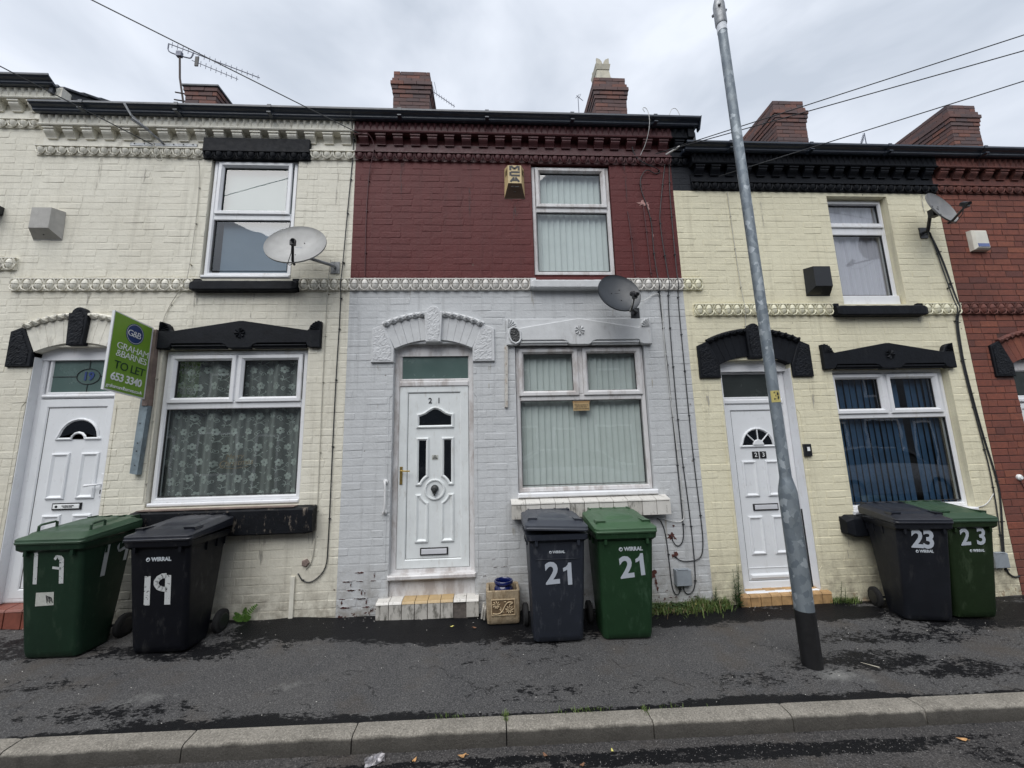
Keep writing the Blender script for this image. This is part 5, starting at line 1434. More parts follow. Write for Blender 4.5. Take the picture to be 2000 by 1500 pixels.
m.v = [(a, FZ(c) - .003, c) for a, b, c in m.v]; m.obj("painted_number", "white_brush_paint", b9, fix=False)
m = strip_text(None, [(.078, .628), (.074, .40)], .024, 0, 0)
q = strip_text(None, [(.060, .63), (.03, .628), (.0, .612), (-.018, .585), (-.018, .56), (.0, .535), (.03, .522), (.065, .518)], .020, 0, 0); m.add(q.v, q.f)
m.v = [(a, FZ(c) - .003, c) for a, b, c in m.v]; m.obj("painted_number", "white_brush_paint", b9, fix=False)
b9g = wheelie_bin(-3.617, -.320, -1.5, "bin_green_dull", "bin_lid_green_dull", "dull green wheelie bin with two loop handles in front of the number 19 door", loops=True)
m = strip_text(None, [(-.120, .82), (-.124, .60)], .016, 0, 0); m.add(*(lambda q: (q.v, q.f))(strip_text(None, [(-.13, .835), (-.108, .84)], .013, 0, 0)))
m.v = [(a, FZ(c) - .003, c) for a, b, c in m.v]; m.obj("painted_number", "white_brush_paint", b9g, fix=False)
m = strip_text(None, [(.07, .805), (.085, .79), (.085, .60)], .018, 0, 0); q = strip_text(None, [(.07, .81), (.045, .815), (.03, .79)], .010, 0, 0); m.add(q.v, q.f); q = strip_text(None, [(.015, .725), (.05, .72), (.08, .715)], .010, 0, 0); m.add(q.v, q.f)
m.v = [(a, FZ(c) - .003, c) for a, b, c in m.v]; m.obj("painted_number", "white_brush_paint", b9g, fix=False)
m = MB(); m.poly([(-.115, FZ(.42) - .003, .42), (.030, FZ(.42) - .003, .425), (.030, FZ(.53) - .003, .53), (-.110, FZ(.53) - .003, .528)]); st = m.obj("worn_sticker", "sticker_paper", b9g, fix=False)
m = MB()
for i in range(7): m.tube([(-.03 + i * .007, FZ(.5) - .004, .505 - i * .003), (-.025 + i * .007 + .006, FZ(.46) - .004, .445 + (i % 3) * .012)], .0022, 4)
m.obj("scribble", "print_black", st)
sxf = lambda z: .222 + (.248 - .222) * z / .9 + .0035      # side face
for path, w in (([(-.13, .845), (-.14, .60)], .020), ([(.055, .855), (.0, .850), (-.03, .81), (-.01, .775), (.045, .79)], .014), ([(.070, .855), (.050, .68)], .016)):
    m = strip_text(None, path, w, 0, 0); m.v = [(sxf(c), a, c) for a, b, c in m.v]; m.obj("painted_number", "white_brush_paint_solid", b9g, fix=False)
b23 = wheelie_bin(4.175, -.270, -11.0, "bin_charcoal", "bin_lid_black", "black wheelie bin marked 23 in front of the yellow house window")
b23.scale = (.90, .90, .985); b23.location.z += .012
lettering("house_number", "23", .235, "white_vinyl", b23, (-.010, FZ(.77) - .004, .762), rot=(TILT, radians(3), 0), bold=.030, space=.90)
bin_logo(b23, .655, .036)
b23g = wheelie_bin(4.665, -.240, -5.0, "bin_green_olive", "bin_lid_green_dull", "olive green wheelie bin marked 2 3 beside the grey meter box of the yellow house")
b23g.scale = (.88, .9, .985); b23g.location.z += .012
lettering("house_number", "2", .220, "white_vinyl", b23g, (-.07, FZ(.77) - .004, .765), rot=(TILT, radians(-3), 0), bold=.026)
lettering("house_number", "3", .220, "white_vinyl", b23g, (.100, FZ(.77) - .004, .768), rot=(TILT, radians(2), 0), bold=.026)
bin_logo(b23g, .640, .034, x=.05)

# ---------------------------------------------------------------- lamp post
lp = tag(empty("lamp_post", (2.500, -1.02, gz(2.5, -1.02) - .01)), "galvanised steel lamp post with a black base on the pavement", "lamp post")
lp.rotation_euler = (radians(.0), radians(-.62), 0)
zb = 0
m = MB(); m.lathe([(.0725, -.3), (.0725, .415)], n=28); m.obj("painted_base", "lamp_base_black", lp, smooth=True)
m = MB(); m.lathe([(.0705, .415), (.0700, 1.315), (.0690, 1.335), (.062, 1.375), (.052, 1.42), (.0455, 1.45), (.0445, 1.46), (.0440, 5.95)], n=28)
m.obj("column", "galvanised_steel", lp, smooth=True)
m = MB(); m.lathe([(.0465, 5.90), (.0465, 5.99)], n=24); m.obj("white_collar", "collar_white", lp, smooth=True)
m = MB(); m.lathe([(.052, 5.985), (.056, 6.00), (.056, 6.22), (.050, 6.25), (.035, 6.3)], n=24)
for a in (20, 140, 260): m.lathe([(.015, .05), (.015, .075), (.008, .078)], (0, 0, 6.17), 'X', 6); m.xform(Matrix.Rotation(radians(120), 4, 'Z'))
m.obj("bracket_socket", "galvanised_bracket", lp, smooth=True)
m = MB(); m.tube([(0, 0, 6.28), (0, -.05, 6.45), (0, -.35, 6.6), (0, -.8, 6.65)], .024, 8); m.loft([[(-.11, -.7, 6.62), (.11, -.7, 6.62), (.11, -.7, 6.70), (-.11, -.7, 6.70)], [(-.15, -1.25, 6.64), (.15, -1.25, 6.64), (.12, -1.25, 6.72), (-.12, -1.25, 6.72)]]); m.obj("lantern", "galvanised_bracket", lp, smooth=True)
A0 = atan2(-3.28, -2.5)            # direction to the street side where the number plate faces
m = MB(); n = 8; a0, a1 = A0 + radians(-30), A0 + radians(72); vs = []
for z in (2.085, 2.185):
    for i in range(n + 1):
        a = a0 + (a1 - a0) * i / n; vs.append((.0462 * cos(a), .0462 * sin(a), z))
m.add(vs, [(i, i + 1, n + 2 + i, n + 1 + i) for i in range(n)]); pl = m.obj("number_label", "label_yellow", lp, smooth=True, fix=False)
me = text_mesh("3", .105, "print_black", bold=.02, ext=0)
am = (a0 + a1) / 2 + radians(4)
for v in me.vertices:
    a = am + v.co.x / .0472; v.co = Vector((.0472 * cos(a), .0472 * sin(a), 2.135 + v.co.y))
inst("column_number", me, pl)
m = MB(); m.box(.048, .056, -.062, -.054, .60, 1.20); m.obj("door_edge", "cable_black", lp)

# ---------------------------------------------------------------- satellite dishes
def dish(c, d, nrm, face, arm, lnb, label, lnbpos, wallpt, tall=1.1, roll=0.):
    t = tag(empty("satellite_dish", c), label, "satellite dish")
    nrm = Vector(nrm).normalized(); q = nrm.to_track_quat('Z', 'Y').to_matrix().to_4x4() @ Matrix.Rotation(roll, 4, 'Z')
    m = MB(); R_ = d / 2; dep = d * .11; n = 36
    ring = []
    for k in range(7):
        r = R_ * k / 6; ring.append((r, dep * (k / 6) ** 2))
    prof = [(r + .0001, h - dep) for r, h in ring] + [(R_ + .004, .004), (R_ + .006, -.010), (R_ - .002, -.014)] + [(r + .0001, h - dep - .006) for r, h in ring[::-1][1:]]
    m.lathe(prof, n=n); m.xform(q @ Matrix.Diagonal((1, tall, 1, 1))); o = m.obj("reflector", face, t, smooth=True)
    for a in (0.9, 2.4, 4.6):
        b = MB(); b.lathe([(.007, 0), (.006, -.0), (.004, .005)], n=6)
        b.xform(q @ Matrix.Translation((R_ * .35 * cos(a), R_ * .35 * sin(a), -dep * .86))); b.obj("bolt", "print_black", o)
    bot = q @ Vector((0, -R_ * tall * .96, -.012)); lp_ = Vector(lnbpos) - Vector(c)
    m = MB(); m.tube([bot - nrm * .03, bot + nrm * .02, bot.lerp(lp_, .85) + Vector((0, 0, -.02)), lp_ + Vector((0, 0, -.022))], [.013, .014, .011, .012], 6); m.obj("feed_arm", arm, t)
    m = MB(); di = (Vector((0, 0, 0)) - lp_).normalized(); m.tube([lp_ - di * .06, lp_ - di * .02, lp_, lp_ + di * .015, lp_ + di * .05], [.018, .020, .020, .027, .027], 12)
    m.tube([lp_ + di * .05, lp_ + di * .058], [.026, .018], 12); m.box(lp_.x - .022, lp_.x + .022, lp_.y - .02, lp_.y + .02, lp_.z - .045, lp_.z); m.obj("feed_horn", lnb, t, smooth=True)
    cb = MB(); e = lp_ + Vector((-.015, .01, -.04)); cb.tube([e, e + Vector((-.01, .02, -.07)), e.lerp(bot, .5) + Vector((-.04, 0, -.10)), bot + Vector((-.03, -.01, -.035)), bot + Vector((0, .01, -.005))], .0035, 5); cb.obj("feed_cable", "cable_white" if 'dark' in face else "cable_black", t)
    w = Vector(wallpt) - Vector(c); back = -nrm * (dep + .03)
    m = MB(); m.tube([back, back + Vector((0, .05, -.02)), w + Vector((0, -.06, .0)), w], .018, 8); m.box(w.x - .05, w.x + .05, w.y - .012, w.y, w.z - .07, w.z + .07); m.box(back.x - .04, back.x + .04, back.y - .02, back.y + .04, back.z - .05, back.z + .04); m.obj("wall_bracket", "galvanised_bracket" if 'light' in face else "black_plastic", t)
    return t
dish((-1.997, -.36, 3.815), .600, (.05, -.90, .42), "dish_grey_light", "black_plastic", "black_plastic", "large pale grey satellite dish overlapping the upstairs window of the cream house", (-1.885, -.63, 3.700), (-1.72, 0, 3.72), tall=.98, roll=radians(8))
dish((1.405, -.36, 3.275), .430, (-.02, -.94, .34), "dish_grey_dark", "black_plastic", "black_plastic", "dark grey satellite dish below the sill of the maroon wall window", (1.462, -.63, 3.150), (1.70, 0, 3.16), tall=1.16, roll=radians(22))
dish((5.40, -.30, 4.36), .430, (.22, -.93, .27), "dish_grey_mid", "black_plastic", "black_plastic", "weathered grey satellite dish high beside the red brick house, seen edge-on", (5.285, -.60, 4.205), (5.47, 0, 4.20), tall=1.05)

# ---------------------------------------------------------------- alarm boxes
def alarm(x, z, w, h, d, mats, label, tw=None, lower=.36, name="alarm_box"):
    tw = tw or w * .62
    m = MB(); zf = z + h * lower
    b = [(x - w / 2, -.004, z), (x + w / 2, -.004, z), (x + w / 2 * .94, -.004, z + h), (x - w / 2 * .94, -.004, z + h)]
    f = [(x - tw / 2, -d, zf), (x + tw / 2, -d, zf), (x + tw / 2, -d, z + h - .012), (x - tw / 2, -d, z + h - .012)]
    m.add(b + f, [(0, 3, 2, 1), (4, 5, 6, 7), (1, 2, 6, 5), (2, 3, 7, 6), (3, 0, 4, 7)]); o = m.obj(name, mats[0]); tag(o, label, "alarm box")
    u = MB(); u.add([(x - w / 2, -.006, z), (x + w / 2, -.006, z), (x + tw / 2, -d, zf), (x - tw / 2, -d, zf), (x - w / 2, -.002, z - .012), (x + w / 2, -.002, z - .012)], [(0, 1, 2, 3), (4, 5, 1, 0)]); u.obj("sloping_base", mats[1], o)
    k = MB(); k.lathe([(.008, 0), (.006, -.004)], (x, -.006 - (d - .006) * .42, z + h * lower * .42), 'Y', 8); k.obj("keyhole", "print_black", o)
    return o
al = alarm(.338, 4.615, .245, .385, .085, ("alarm_beige", "alarm_brown"), "beige alarm box lettered MCA on the maroon wall", tw=.158)
def block_letter(parent, strips, cx, cz, w, h, y, t=.0125):
    m = MB()
    for k, path in enumerate(strips):
        q = strip_text(None, [(cx + a * w / 2, cz + b * h / 2) for a, b in path], t, 0, 0); m.add([(a, y - .0002 * k, c) for a, b, c in q.v], q.f)
    return m.obj("alarm_letter", "print_black", parent, fix=False)
LETTERS = {"M": [[(-.80, -.85), (-.80, .85)], [(.80, -.85), (.80, .85)], [(-.62, .75), (0, -.35), (.62, .75)]], "C": [[(.95, .68), (-.62, .68)], [(-.80, .72), (-.80, -.72)], [(-.62, -.68), (.95, -.68)]], "A": [[(-.78, -.85), (-.15, .80)], [(.78, -.85), (.15, .80)], [(-.45, -.25), (.45, -.25)]]}
for ch_, zz in (("M", 4.951), ("C", 4.876), ("A", 4.801)): block_letter(al, LETTERS[ch_], .338, zz, .125, .064, -.0865)
for sx in (-1, 1):
    for k in range(4):
        zz = 4.940 - k * .020
        m = MB(); m.tube([(.338 + sx * .088, -.068, zz + .010), (.338 + sx * .110, -.030, zz - .008)], .0026, 4); m.obj("sounder_slot", "alarm_brown", al)
lettering("alarm_phone_number", "051\n653 0808", .026, "print_black", al, (.338, -.0750, 4.722), rot=(radians(62), 0, 0), bold=.03)
alarm(-4.825, 4.045, .300, .330, .11, ("alarm_grey_render", "alarm_grey_render"), "blank grey painted alarm box high on the cream wall", tw=.20, lower=.24)
alarm(3.960, 3.385, .300, .330, .11, ("alarm_black", "alarm_black"), "black alarm box on the pale yellow wall right of the lamp post", tw=.21, lower=.22)
m = MB(); m.loft([[(6.045, -.005, 3.95), (6.265, -.005, 3.95), (6.265, -.005, 4.22), (6.045, -.005, 4.22)], [(6.05, -.05, 3.955), (6.26, -.05, 3.955), (6.255, -.05, 4.215), (6.055, -.05, 4.215)], [(6.075, -.075, 3.975), (6.235, -.075, 3.975), (6.235, -.07, 4.195), (6.075, -.07, 4.195)]])
o = m.obj("alarm_box", "alarm_cream", smooth=False); tag(o, "cream alarm box with a blue strobe on the red brick wall", "alarm box")
m = MB(); m.bbox(6.080, 6.230, -.079, -.070, 3.982, 4.030, .004); m.obj("strobe", "strobe_blue", o)
m = MB(); m.box(-5.50, -5.335, -.10, -.0, 4.33, 4.42); m.box(-5.44, -5.36, -.16, -.1, 4.30, 4.34); tag(m.obj("wall_fitting", "black_plastic"), "small black wall fitting at the left edge of the cream wall", "wall light")  # dark box-shaped fitting of unknown use, without a lamp

# ---------------------------------------------------------------- estate agent's board
sg = tag(empty("sale_board", (-3.545, 0, 0)), "green TO LET board on a post between the door and window of the cream house", "sign")
m = MB()
pts = [(-.520, 2.285), (-.075, 2.245), (-.072, 3.005), (-.515, 3.045)]
m.loft([[(x, y, z) for y, z in pts] for x in (-.018, .004)]); bd = m.obj("board_panel", "upvc_white", sg)
m = MB(); ins_ = [(-.512, 2.296), (-.092, 2.258), (-.089, 2.993), (-.507, 3.034)]; m.poly([(.0055, y, z) for y, z in ins_]); m.obj("printed_face", "sign_green", bd, fix=False)
m = MB(); cy, cz = -.278, 2.875
m.poly([(.0068, cy + .100 * cos(t), cz + .105 * sin(t)) for t in [2 * pi * i / 28 for i in range(28)]]); m.obj("sign_roundel", "sign_navy", bd, fix=False)
m = MB(); vs = []; n = 28
for r in (.092, .0885): vs += [(.0078, cy + r * cos(2 * pi * i / n), cz + r * 1.05 * sin(2 * pi * i / n)) for i in range(n)]
m.add(vs, [(i, (i + 1) % n, n + (i + 1) % n, n + i) for i in range(n)]); m.obj("roundel_ring", "print_white", bd, fix=False)
RS = (pi / 2, 0, pi / 2)
def sign_text(body, size, mat, y, z, **k):
    o = lettering("sign_lettering", body, size, mat, bd, (.0085, y, z), **k); o.rotation_euler = (Matrix.Rotation(radians(-5.0), 3, 'X') @ Matrix.Rotation(pi / 2, 3, 'Z') @ Matrix.Rotation(pi / 2, 3, 'X')).to_euler(); return o
sign_text("G&B", .088, "print_white", -.285, 2.870, bold=-.004, space=.82)
sign_text("GRAHAM", .092, "print_white", -.275, 2.708, bold=-.002, space=.9)
sign_text("&BARNES", .092, "print_white", -.280, 2.632, bold=-.002, space=.86)
sign_text("TO LET", .112, "sign_dark_text", -.285, 2.518, bold=.002, space=.9)
sign_text("653 3340", .104, "print_white", -.305, 2.405, bold=.025, space=.86)
sign_text("grahamandbarnes.co.uk", .048, "print_white", -.312, 2.315, bold=.012, space=.86)
m = MB(); m.box(-.02, .035, -.072, -.006, 2.18, 2.99)
for z in (2.3, 2.6, 2.9): m.tube([(-.01, -.075, z), (-.01, -.03, z)], .004, 5)
m.obj("upper_post", "brown_timber", sg)
m = MB(); m.loft([[(-.045, -.062, 2.25), (.035, -.062, 2.25), (.035, -.006, 2.25), (-.045, -.006, 2.25)], [(-.062, -.062, 1.50), (.010, -.062, 1.485), (.010, -.006, 1.485), (-.062, -.006, 1.50)]])
m.obj("lower_post", "weathered_timber", sg)
for z in (1.58, 1.72, 1.80, 2.0):
    k = MB(); k.lathe([(.006, -.064), (.004, -.067)], (-.02, 0, z), 'Y', 6); k.obj("nail", "print_black", sg)

# ---------------------------------------------------------------- cables and small fittings on the walls
def smooth(path, it=2):
    P_ = [Vector(p) for p in path]
    for _ in range(it):
        q = [P_[0]]
        for a, b in zip(P_, P_[1:]): q += [a.lerp(b, .25), a.lerp(b, .75)]
        P_ = q + [P_[-1]]
    return P_
def cable(pts, mat, label, r=.0055, y=-.012, clips=True, it=2, cat="cable", name="wall_cable"):
    p = smooth([(q[0], q[2] if len(q) > 2 else y, q[1]) for q in pts], it)
    m = MB(); m.tube(p, r, 6); o = m.obj(name, mat, smooth=True); tag(o, label, cat)
    if clips:
        acc = 0
        for a, b in zip(p, p[1:]):
            acc += (b - a).length
            if acc > .42 and abs((b - a).normalized().z) > .7:
                acc = 0; c = MB(); c.box(a.x - r * 1.5, a.x + r * 2.6, a.y - r * 1.3, 0, a.z - .004, a.z + .004); c.obj("cable_clip", mat, o)
    return o
cable([(-1.50, 5.64, -.13), (-1.555, 5.60, -.21), (-1.560, 5.46, -.17), (-1.567, 5.374), (-1.609, 4.499), (-1.635, 3.62, -.03), (-1.64, 3.50, -.06), (-1.637, 3.40), (-1.655, 2.33), (-1.648, .70), (-1.66, .50), (-1.786, .386), (-1.88, .40), (-1.931, .478)], "cable_black", "long black cable down the cream wall beside the colour change, hooked up at its foot")
cable([(-1.76, 3.80, -.04), (-1.775, 3.62, -.04), (-1.765, 3.50, -.06), (-1.790, 3.35), (-1.794, 2.67), (-1.773, 1.062), (-1.787, .60), (-1.858, .513)], "cable_cream", "cream painted cable from the pale satellite dish down to a small brown box", r=.0045)
cable([(-3.290, 5.00, -.06), (-3.30, 4.9), (-3.278, 4.352), (-3.285, 3.62, -.03), (-3.29, 3.50, -.06), (-3.42, 3.36), (-3.493, 3.172), (-3.50, 3.02, -.03), (-3.497, 2.144), (-3.483, 1.216)], "cable_cream", "thin cream painted cable between the alarm and window of the cream house", r=.004)
cable([(-3.30, 5.065), (-3.55, 5.075, -.03), (-3.72, 5.09, -.06), (-3.765, 5.03, -.07), (-3.74, 4.985, -.06), (-3.69, 5.00, -.05), (-3.71, 5.07, -.06), (-3.78, 5.19, -.08), (-3.88, 5.20, -.06)], "cable_cream", "looped cream cable below the iron wire bracket of the cream house", r=.004, clips=False)
cable([(-1.55, 5.36, -.10), (-1.48, 5.33, -.12), (-1.392, 5.378, -.12), (-1.31, 5.26, -.06), (-1.345, 5.06, -.05), (-1.385, 4.9), (-1.40, 4.371), (-1.385, 3.62)], "cable_maroon", "maroon painted cable near the left edge of the maroon wall", r=.005)
cable([(1.797, 5.381, -.05), (1.83, 5.20, -.03), (1.93, 5.063, -.06), (2.10, 5.03, -.03), (2.157, 4.99), (2.09, 4.955), (1.97, 5.02, -.03), (1.89, 4.90), (1.885, 4.75), (1.950, 4.52), (1.990, 4.27), (1.978, 3.95), (1.992, 3.62, -.03), (1.995, 3.50, -.06), (2.000, 3.38), (2.023, 2.746), (2.037, 1.478), (2.045, .80), (2.03, .64), (1.97, .586), (1.924, .62), (1.90, .70)], "cable_black", "black cable with a loop at its top, down the right of the maroon wall")
cable([(2.235, 5.15), (2.20, 5.0), (2.110, 4.5), (2.085, 4.30), (2.119, 3.62, -.03), (2.118, 3.50, -.06), (2.105, 3.38), (2.093, 2.989), (2.085, 1.755), (2.130, .83), (2.128, .30), (2.10, .15), (2.03, .108), (1.985, .15), (1.975, .225, -.03)], "cable_black", "middle black cable down the grey wall curling into the grey meter box")
cable([(2.285, 5.2), (2.250, 4.8), (2.241, 4.342), (2.228, 3.62, -.03), (2.226, 3.50, -.06), (2.222, 3.38), (2.222, 2.624), (2.221, 1.584), (2.247, .75), (2.240, .60), (2.215, .48), (2.14, .440), (1.984, .437), (1.915, .50)], "cable_black", "rightmost black cable on the grey wall, turning left above the meter box")
cable([(1.760, .885, -.03), (1.801, .86), (1.840, .76), (1.857, .478), (1.861, .22), (1.885, .12), (1.93, .115), (1.955, .20, -.03)], "cable_black", "short black cable hanging from under the tiled sill to the meter box")
cable([(1.70, 4.45), (1.72, 4.2), (1.735, 3.62)], "cable_maroon", "short maroon cable right of the upstairs maroon wall window", r=.006)
cable([(1.90, 4.55), (1.91, 4.3), (1.925, 3.62)], "cable_maroon", "maroon cable hanging below the pink plaster scar", r=.006)
cable([(1.50, 3.22, -.34), (1.62, 3.235, -.2), (1.80, 3.30, -.05), (1.93, 3.395), (2.015, 3.403), (2.030, 3.34), (2.008, 2.9), (2.020, 2.3), (2.055, 1.478), (2.062, .98), (2.062, .88), (2.02, .835), (1.93, .845), (1.797, .89, -.03)], "cable_white", "white cable from the dark satellite dish down to under the tiled sill", r=.0045, y=-.016)
cable([(5.47, 4.17, -.05), (5.53, 4.25), (5.576, 4.1), (5.646, 3.85), (5.690, 3.33, -.03), (5.685, 3.20, -.06), (5.670, 3.08), (5.645, 2.75), (5.635, 2.459), (5.682, 1.675), (5.735, 1.25), (5.740, 1.0), (5.66, .55), (5.620, .30), (5.62, .20), (5.68, .135), (5.76, .14)], "cable_black", "thick black cable down the right edge of the pale yellow wall", r=.009)
cable([(5.50, 4.18, -.05), (5.56, 4.20), (5.615, 3.75), (5.655, 3.30, -.03), (5.655, 3.18, -.06), (5.640, 3.06), (5.61, 2.5), (5.655, 1.7), (5.685, 1.2), (5.63, .45), (5.56, .25, -.03)], "cable_black", "thinner black cable beside the thick one on the yellow wall, ending at the meter box", r=.006)
cable([(5.40, .88, -.02), (5.55, .90), (5.66, 1.02)], "cable_white", "short white cable from the yellow house window cill to the black cables", r=.005, clips=False)
cable([(2.98, 4.73), (2.985, 4.2), (3.0, 3.6), (3.005, 3.28, -.03), (3.0, 3.20, -.06), (3.01, 3.1), (3.0, 2.98)], "cable_cream", "cream painted cable down the yellow wall left of the lamp post", r=.0045)
cable([(6.02, 1.16), (6.10, .9), (6.12, .5), (6.15, .1)], "cable_maroon", "thin dark cable below the white knob on the red brick wall", r=.004, clips=False)
m = MB(); m.lathe([(.02, 0), (.034, -.004), (.034, -.02), (.02, -.034)], (6.02, 0, 1.19), 'Y', 12); tag(m.obj("cable_cover", "print_white", smooth=True), "small round white cable cover on the red brick wall", "cable cover")
def meter(x0, x1, z0, z1, label):
    m = MB(); m.bbox(x0, x1, -.075, -.004, z0, z1, .006); o = m.obj("meter_box", "meter_grey"); tag(o, label, "meter box")
    l = MB(); l.bbox(x0 + .012, x1 - .03, -.078, -.06, z1 - .002, z1 + .010, .003); l.obj("box_hinge", "meter_grey", o)
meter(1.895, 2.055, .215, .372, "grey meter box low on the grey wall above the weeds")
meter(5.435, 5.60, .250, .402, "grey meter box low on the yellow wall right of the bins")
m = MB(); m.lathe([(.038, 0), (.040, -.02), (.030, -.028)], (-1.862, 0, .575), 'Y', 5); tag(m.obj("junction_box", "brown_timber"), "small brown junction box on the cream wall where the cables end", "junction box")
m = MB(); m.box(-1.995, -1.955, -.022, -.003, .06, .45); tag(m.obj("cable_cover", "cream_masonry_paint"), "cream cable cover strip rising from the pavement on the cream wall", "cable cover")
m = MB(); m.loft([[(a, -.03, z) for a, z in ((.166, 2.10), (.198, 2.10))] + [(.198, -.004, 2.10), (.166, -.004, 2.10)], [(.176, -.03, 2.79), (.214, -.03, 2.79), (.214, -.004, 2.79), (.176, -.004, 2.79)]]); o = m.obj("timber_batten", "white_batten_paint"); tag(o, "peeling white timber batten left of the grey house window", "batten")
for z in (2.16, 2.24, 2.36, 2.46, 2.58): k = MB(); k.lathe([(.004, -.030), (.003, -.032)], (.190 + (z - 2.1) * .012, 0, z), 'Y', 6); k.obj("nail", "print_black", o)
m = MB(); m.tube(smooth([(-1.095, -.01, 1.345), (-1.095, -.05, 1.350), (-1.085, -.065, 1.30), (-1.083, -.065, 1.08), (-1.095, -.05, 1.03), (-1.098, -.01, 1.035)]), .011, 8)
for z in (1.345, 1.035): m.lathe([(.026, -.004), (.026, -.012), (.012, -.016)], (-1.096, 0, z), 'Y', 12)
tag(m.obj("grab_rail", "grab_rail_white", smooth=True), "white grab rail beside the white door numbered 21", "grab rail")
m = MB(); m.box(-4.10, -3.36, -.022, -.012, 5.212, 5.246); ba = m.obj("wire_bracket", "galvanised_bracket"); tag(ba, "iron wire bracket bolted under the gutter of the cream house", "bracket")
for i in range(7): k = MB(); k.lathe([(.008, -.022), (.006, -.028)], (-4.05 + i * .108, 0, 5.235), 'Y', 6); k.obj("bolt", "print_black", ba)
m = MB(); m.tube([(-3.73, -.03, 5.24), (-3.80, -.10, 5.30), (-3.96, -.20, 5.44), (-4.02, -.235, 5.56)], .012, 6); m.tube([(-3.83, -.12, 5.33), (-3.95, -.20, 5.40)], .018, 6); m.obj("bracket_arm", "galvanised_bracket", ba)
# overhead wires
def wire(a, b, label, sag=.02, r=.0055, n=14):
    a, b = Vector(a), Vector(b); m = MB()
    m.tube([a.lerp(b, i / n) + Vector((0, 0, -sag * 4 * (i / n) * (1 - i / n))) for i in range(n + 1)], r, 5); tag(m.obj("overhead_wire", "cable_black"), label, "wire")
def extend(a, b, k): a, b = Vector(a), Vector(b); return a + (b - a) * k
A = (-1.49, -.13, 5.34); wire(A, extend(A, (-3.44, -1.20, 5.67), 4.2), "long overhead wire rising to the top left from the cream and maroon boundary")
A = (-3.78, -.10, 5.16); wire(A, extend(A, (-4.43, -.94, 5.24), 6), "overhead wire crossing the gutter at the left edge to the iron bracket")
A = (2.225, -.12, 5.21); wire(A, extend(A, (5.46, -1.22, 5.68), 3), "uppermost of the overhead wires at the right")
A = (2.06, -.12, 5.15); wire(A, extend(A, (5.41, -1.22, 5.49), 3), "second of the overhead wires at the right, just below the uppermost")
A = (2.83, -.12, 4.86); wire(A, extend(A, (5.42, -1.16, 5.20), 3), "lowest overhead wire at the right, ending on the black painted band")
m = MB(); m.tube([(2.20, -.10, 5.155), (2.33, -.20, 5.19)], .011, 6); tag(m.obj("wire_insulator", "cable_white"), "short white insulator on the overhead wire by the maroon corner", "insulator")
cable([(1.93, 5.64, -.21), (1.90, 5.70, -.21), (1.965, 5.70, -.21), (1.985, 5.5, -.22), (1.96, 5.30, -.12), (1.90, 5.18, -.05)], "cable_white", "white wire looping over the gutter of the maroon house", r=.004, clips=False)
cable([(2.24, 5.62, -.20), (2.27, 5.70, -.20), (2.33, 5.72, -.20), (2.37, 5.62, -.20)], "cable_cream", "thin wire hoop standing on the gutter at the end of the maroon house", r=.003, clips=False)
# aerials
def yagi(parent, a, b, n, el, mat, r=.007, plate=None, boomname="aerial_boom"):
    a, b = Vector(a), Vector(b); d = (b - a); v = d.cross(Vector((0, 1, 0))).normalized()
    m = MB(); m.tube([a, b], r, 6); o = m.obj(boomname, mat, parent)
    for i in range(n):
        p = a + d * ((i + .7) / n); w = el * (1 - .25 * i / n)
        e = MB(); e.tube([p - Vector((0, 0, w)), p + Vector((0, 0, w))], .005, 5); e.obj("aerial_element", mat, o)
    return o
t = tag(empty("tv_aerial", (-5.45, 2.3, 8.0)), "pair of long television aerials on a rusty mast at the capped chimney", "aerial")
def rel(x, y, z): return (x + 5.45, y - 2.3, z - 8.0)
m = MB(); m.tube([rel(-5.40, 2.22, 7.80), rel(-5.45, 2.22, 8.0), rel(-5.58, 2.25, 8.5), rel(-5.68, 2.3, 9.08)], .016, 6); m.tube([rel(-5.5, 2.1, 8.05), rel(-5.2, 2.1, 8.0)], .012, 5); m.tube([rel(-5.5, 2.1, 7.9), rel(-5.2, 2.1, 7.85)], .012, 5); m.obj("mast", "aerial_rust", t)
m = MB(); m.tube(smooth([rel(-5.90, 2.3, 9.28), rel(-5.90, 2.3, 9.14), rel(-5.82, 2.3, 9.08), rel(-5.50, 2.3, 8.98), rel(-5.46, 2.3, 9.0), rel(-5.44, 2.3, 9.10)], 1), .011, 6); m.box(*[v for v in (rel(-5.72, 2.28, 9.0)[0], rel(-5.63, 2.28, 9.0)[0], -.04, .02, 1.0, 1.10)]); m.obj("mast_clamp", "aerial_metal", t)
yagi(t, rel(-5.905, 2.3, 9.291), rel(-4.203, 2.3, 8.605), 17, .060, "aerial_metal", .008)
yagi(t, rel(-5.447, 2.3, 8.939), rel(-4.587, 2.3, 8.559), 9, .062, "aerial_metal", .006)
m = MB(); m.box(rel(-5.39, 0, 0)[0], rel(-5.33, 0, 0)[0], -.01, .01, rel(0, 0, 8.82)[2], rel(0, 0, 9.02)[2]); m.obj("reflector_plate", "print_black", t)
t = tag(empty("tv_aerial", (-1.02, 2.8, 8.85)), "small television aerial pointing down right from the first tall brick chimney", "aerial")
yagi(t, (-.104, 0, .118), (.397, 0, -.265), 10, .052, "aerial_metal", .007)
m = MB(); m.tube([(-.08, 0, .30), (-.02, 0, .08)], .005, 5); m.tube([(-.02, 0, .30), (.03, 0, .05)], .005, 5); m.obj("aerial_reflector", "aerial_metal", t)
t = tag(empty("tv_aerial", (1.92, 2.7, 8.4)), "tiny rooftop aerial left of the chimney with a pot", "aerial")
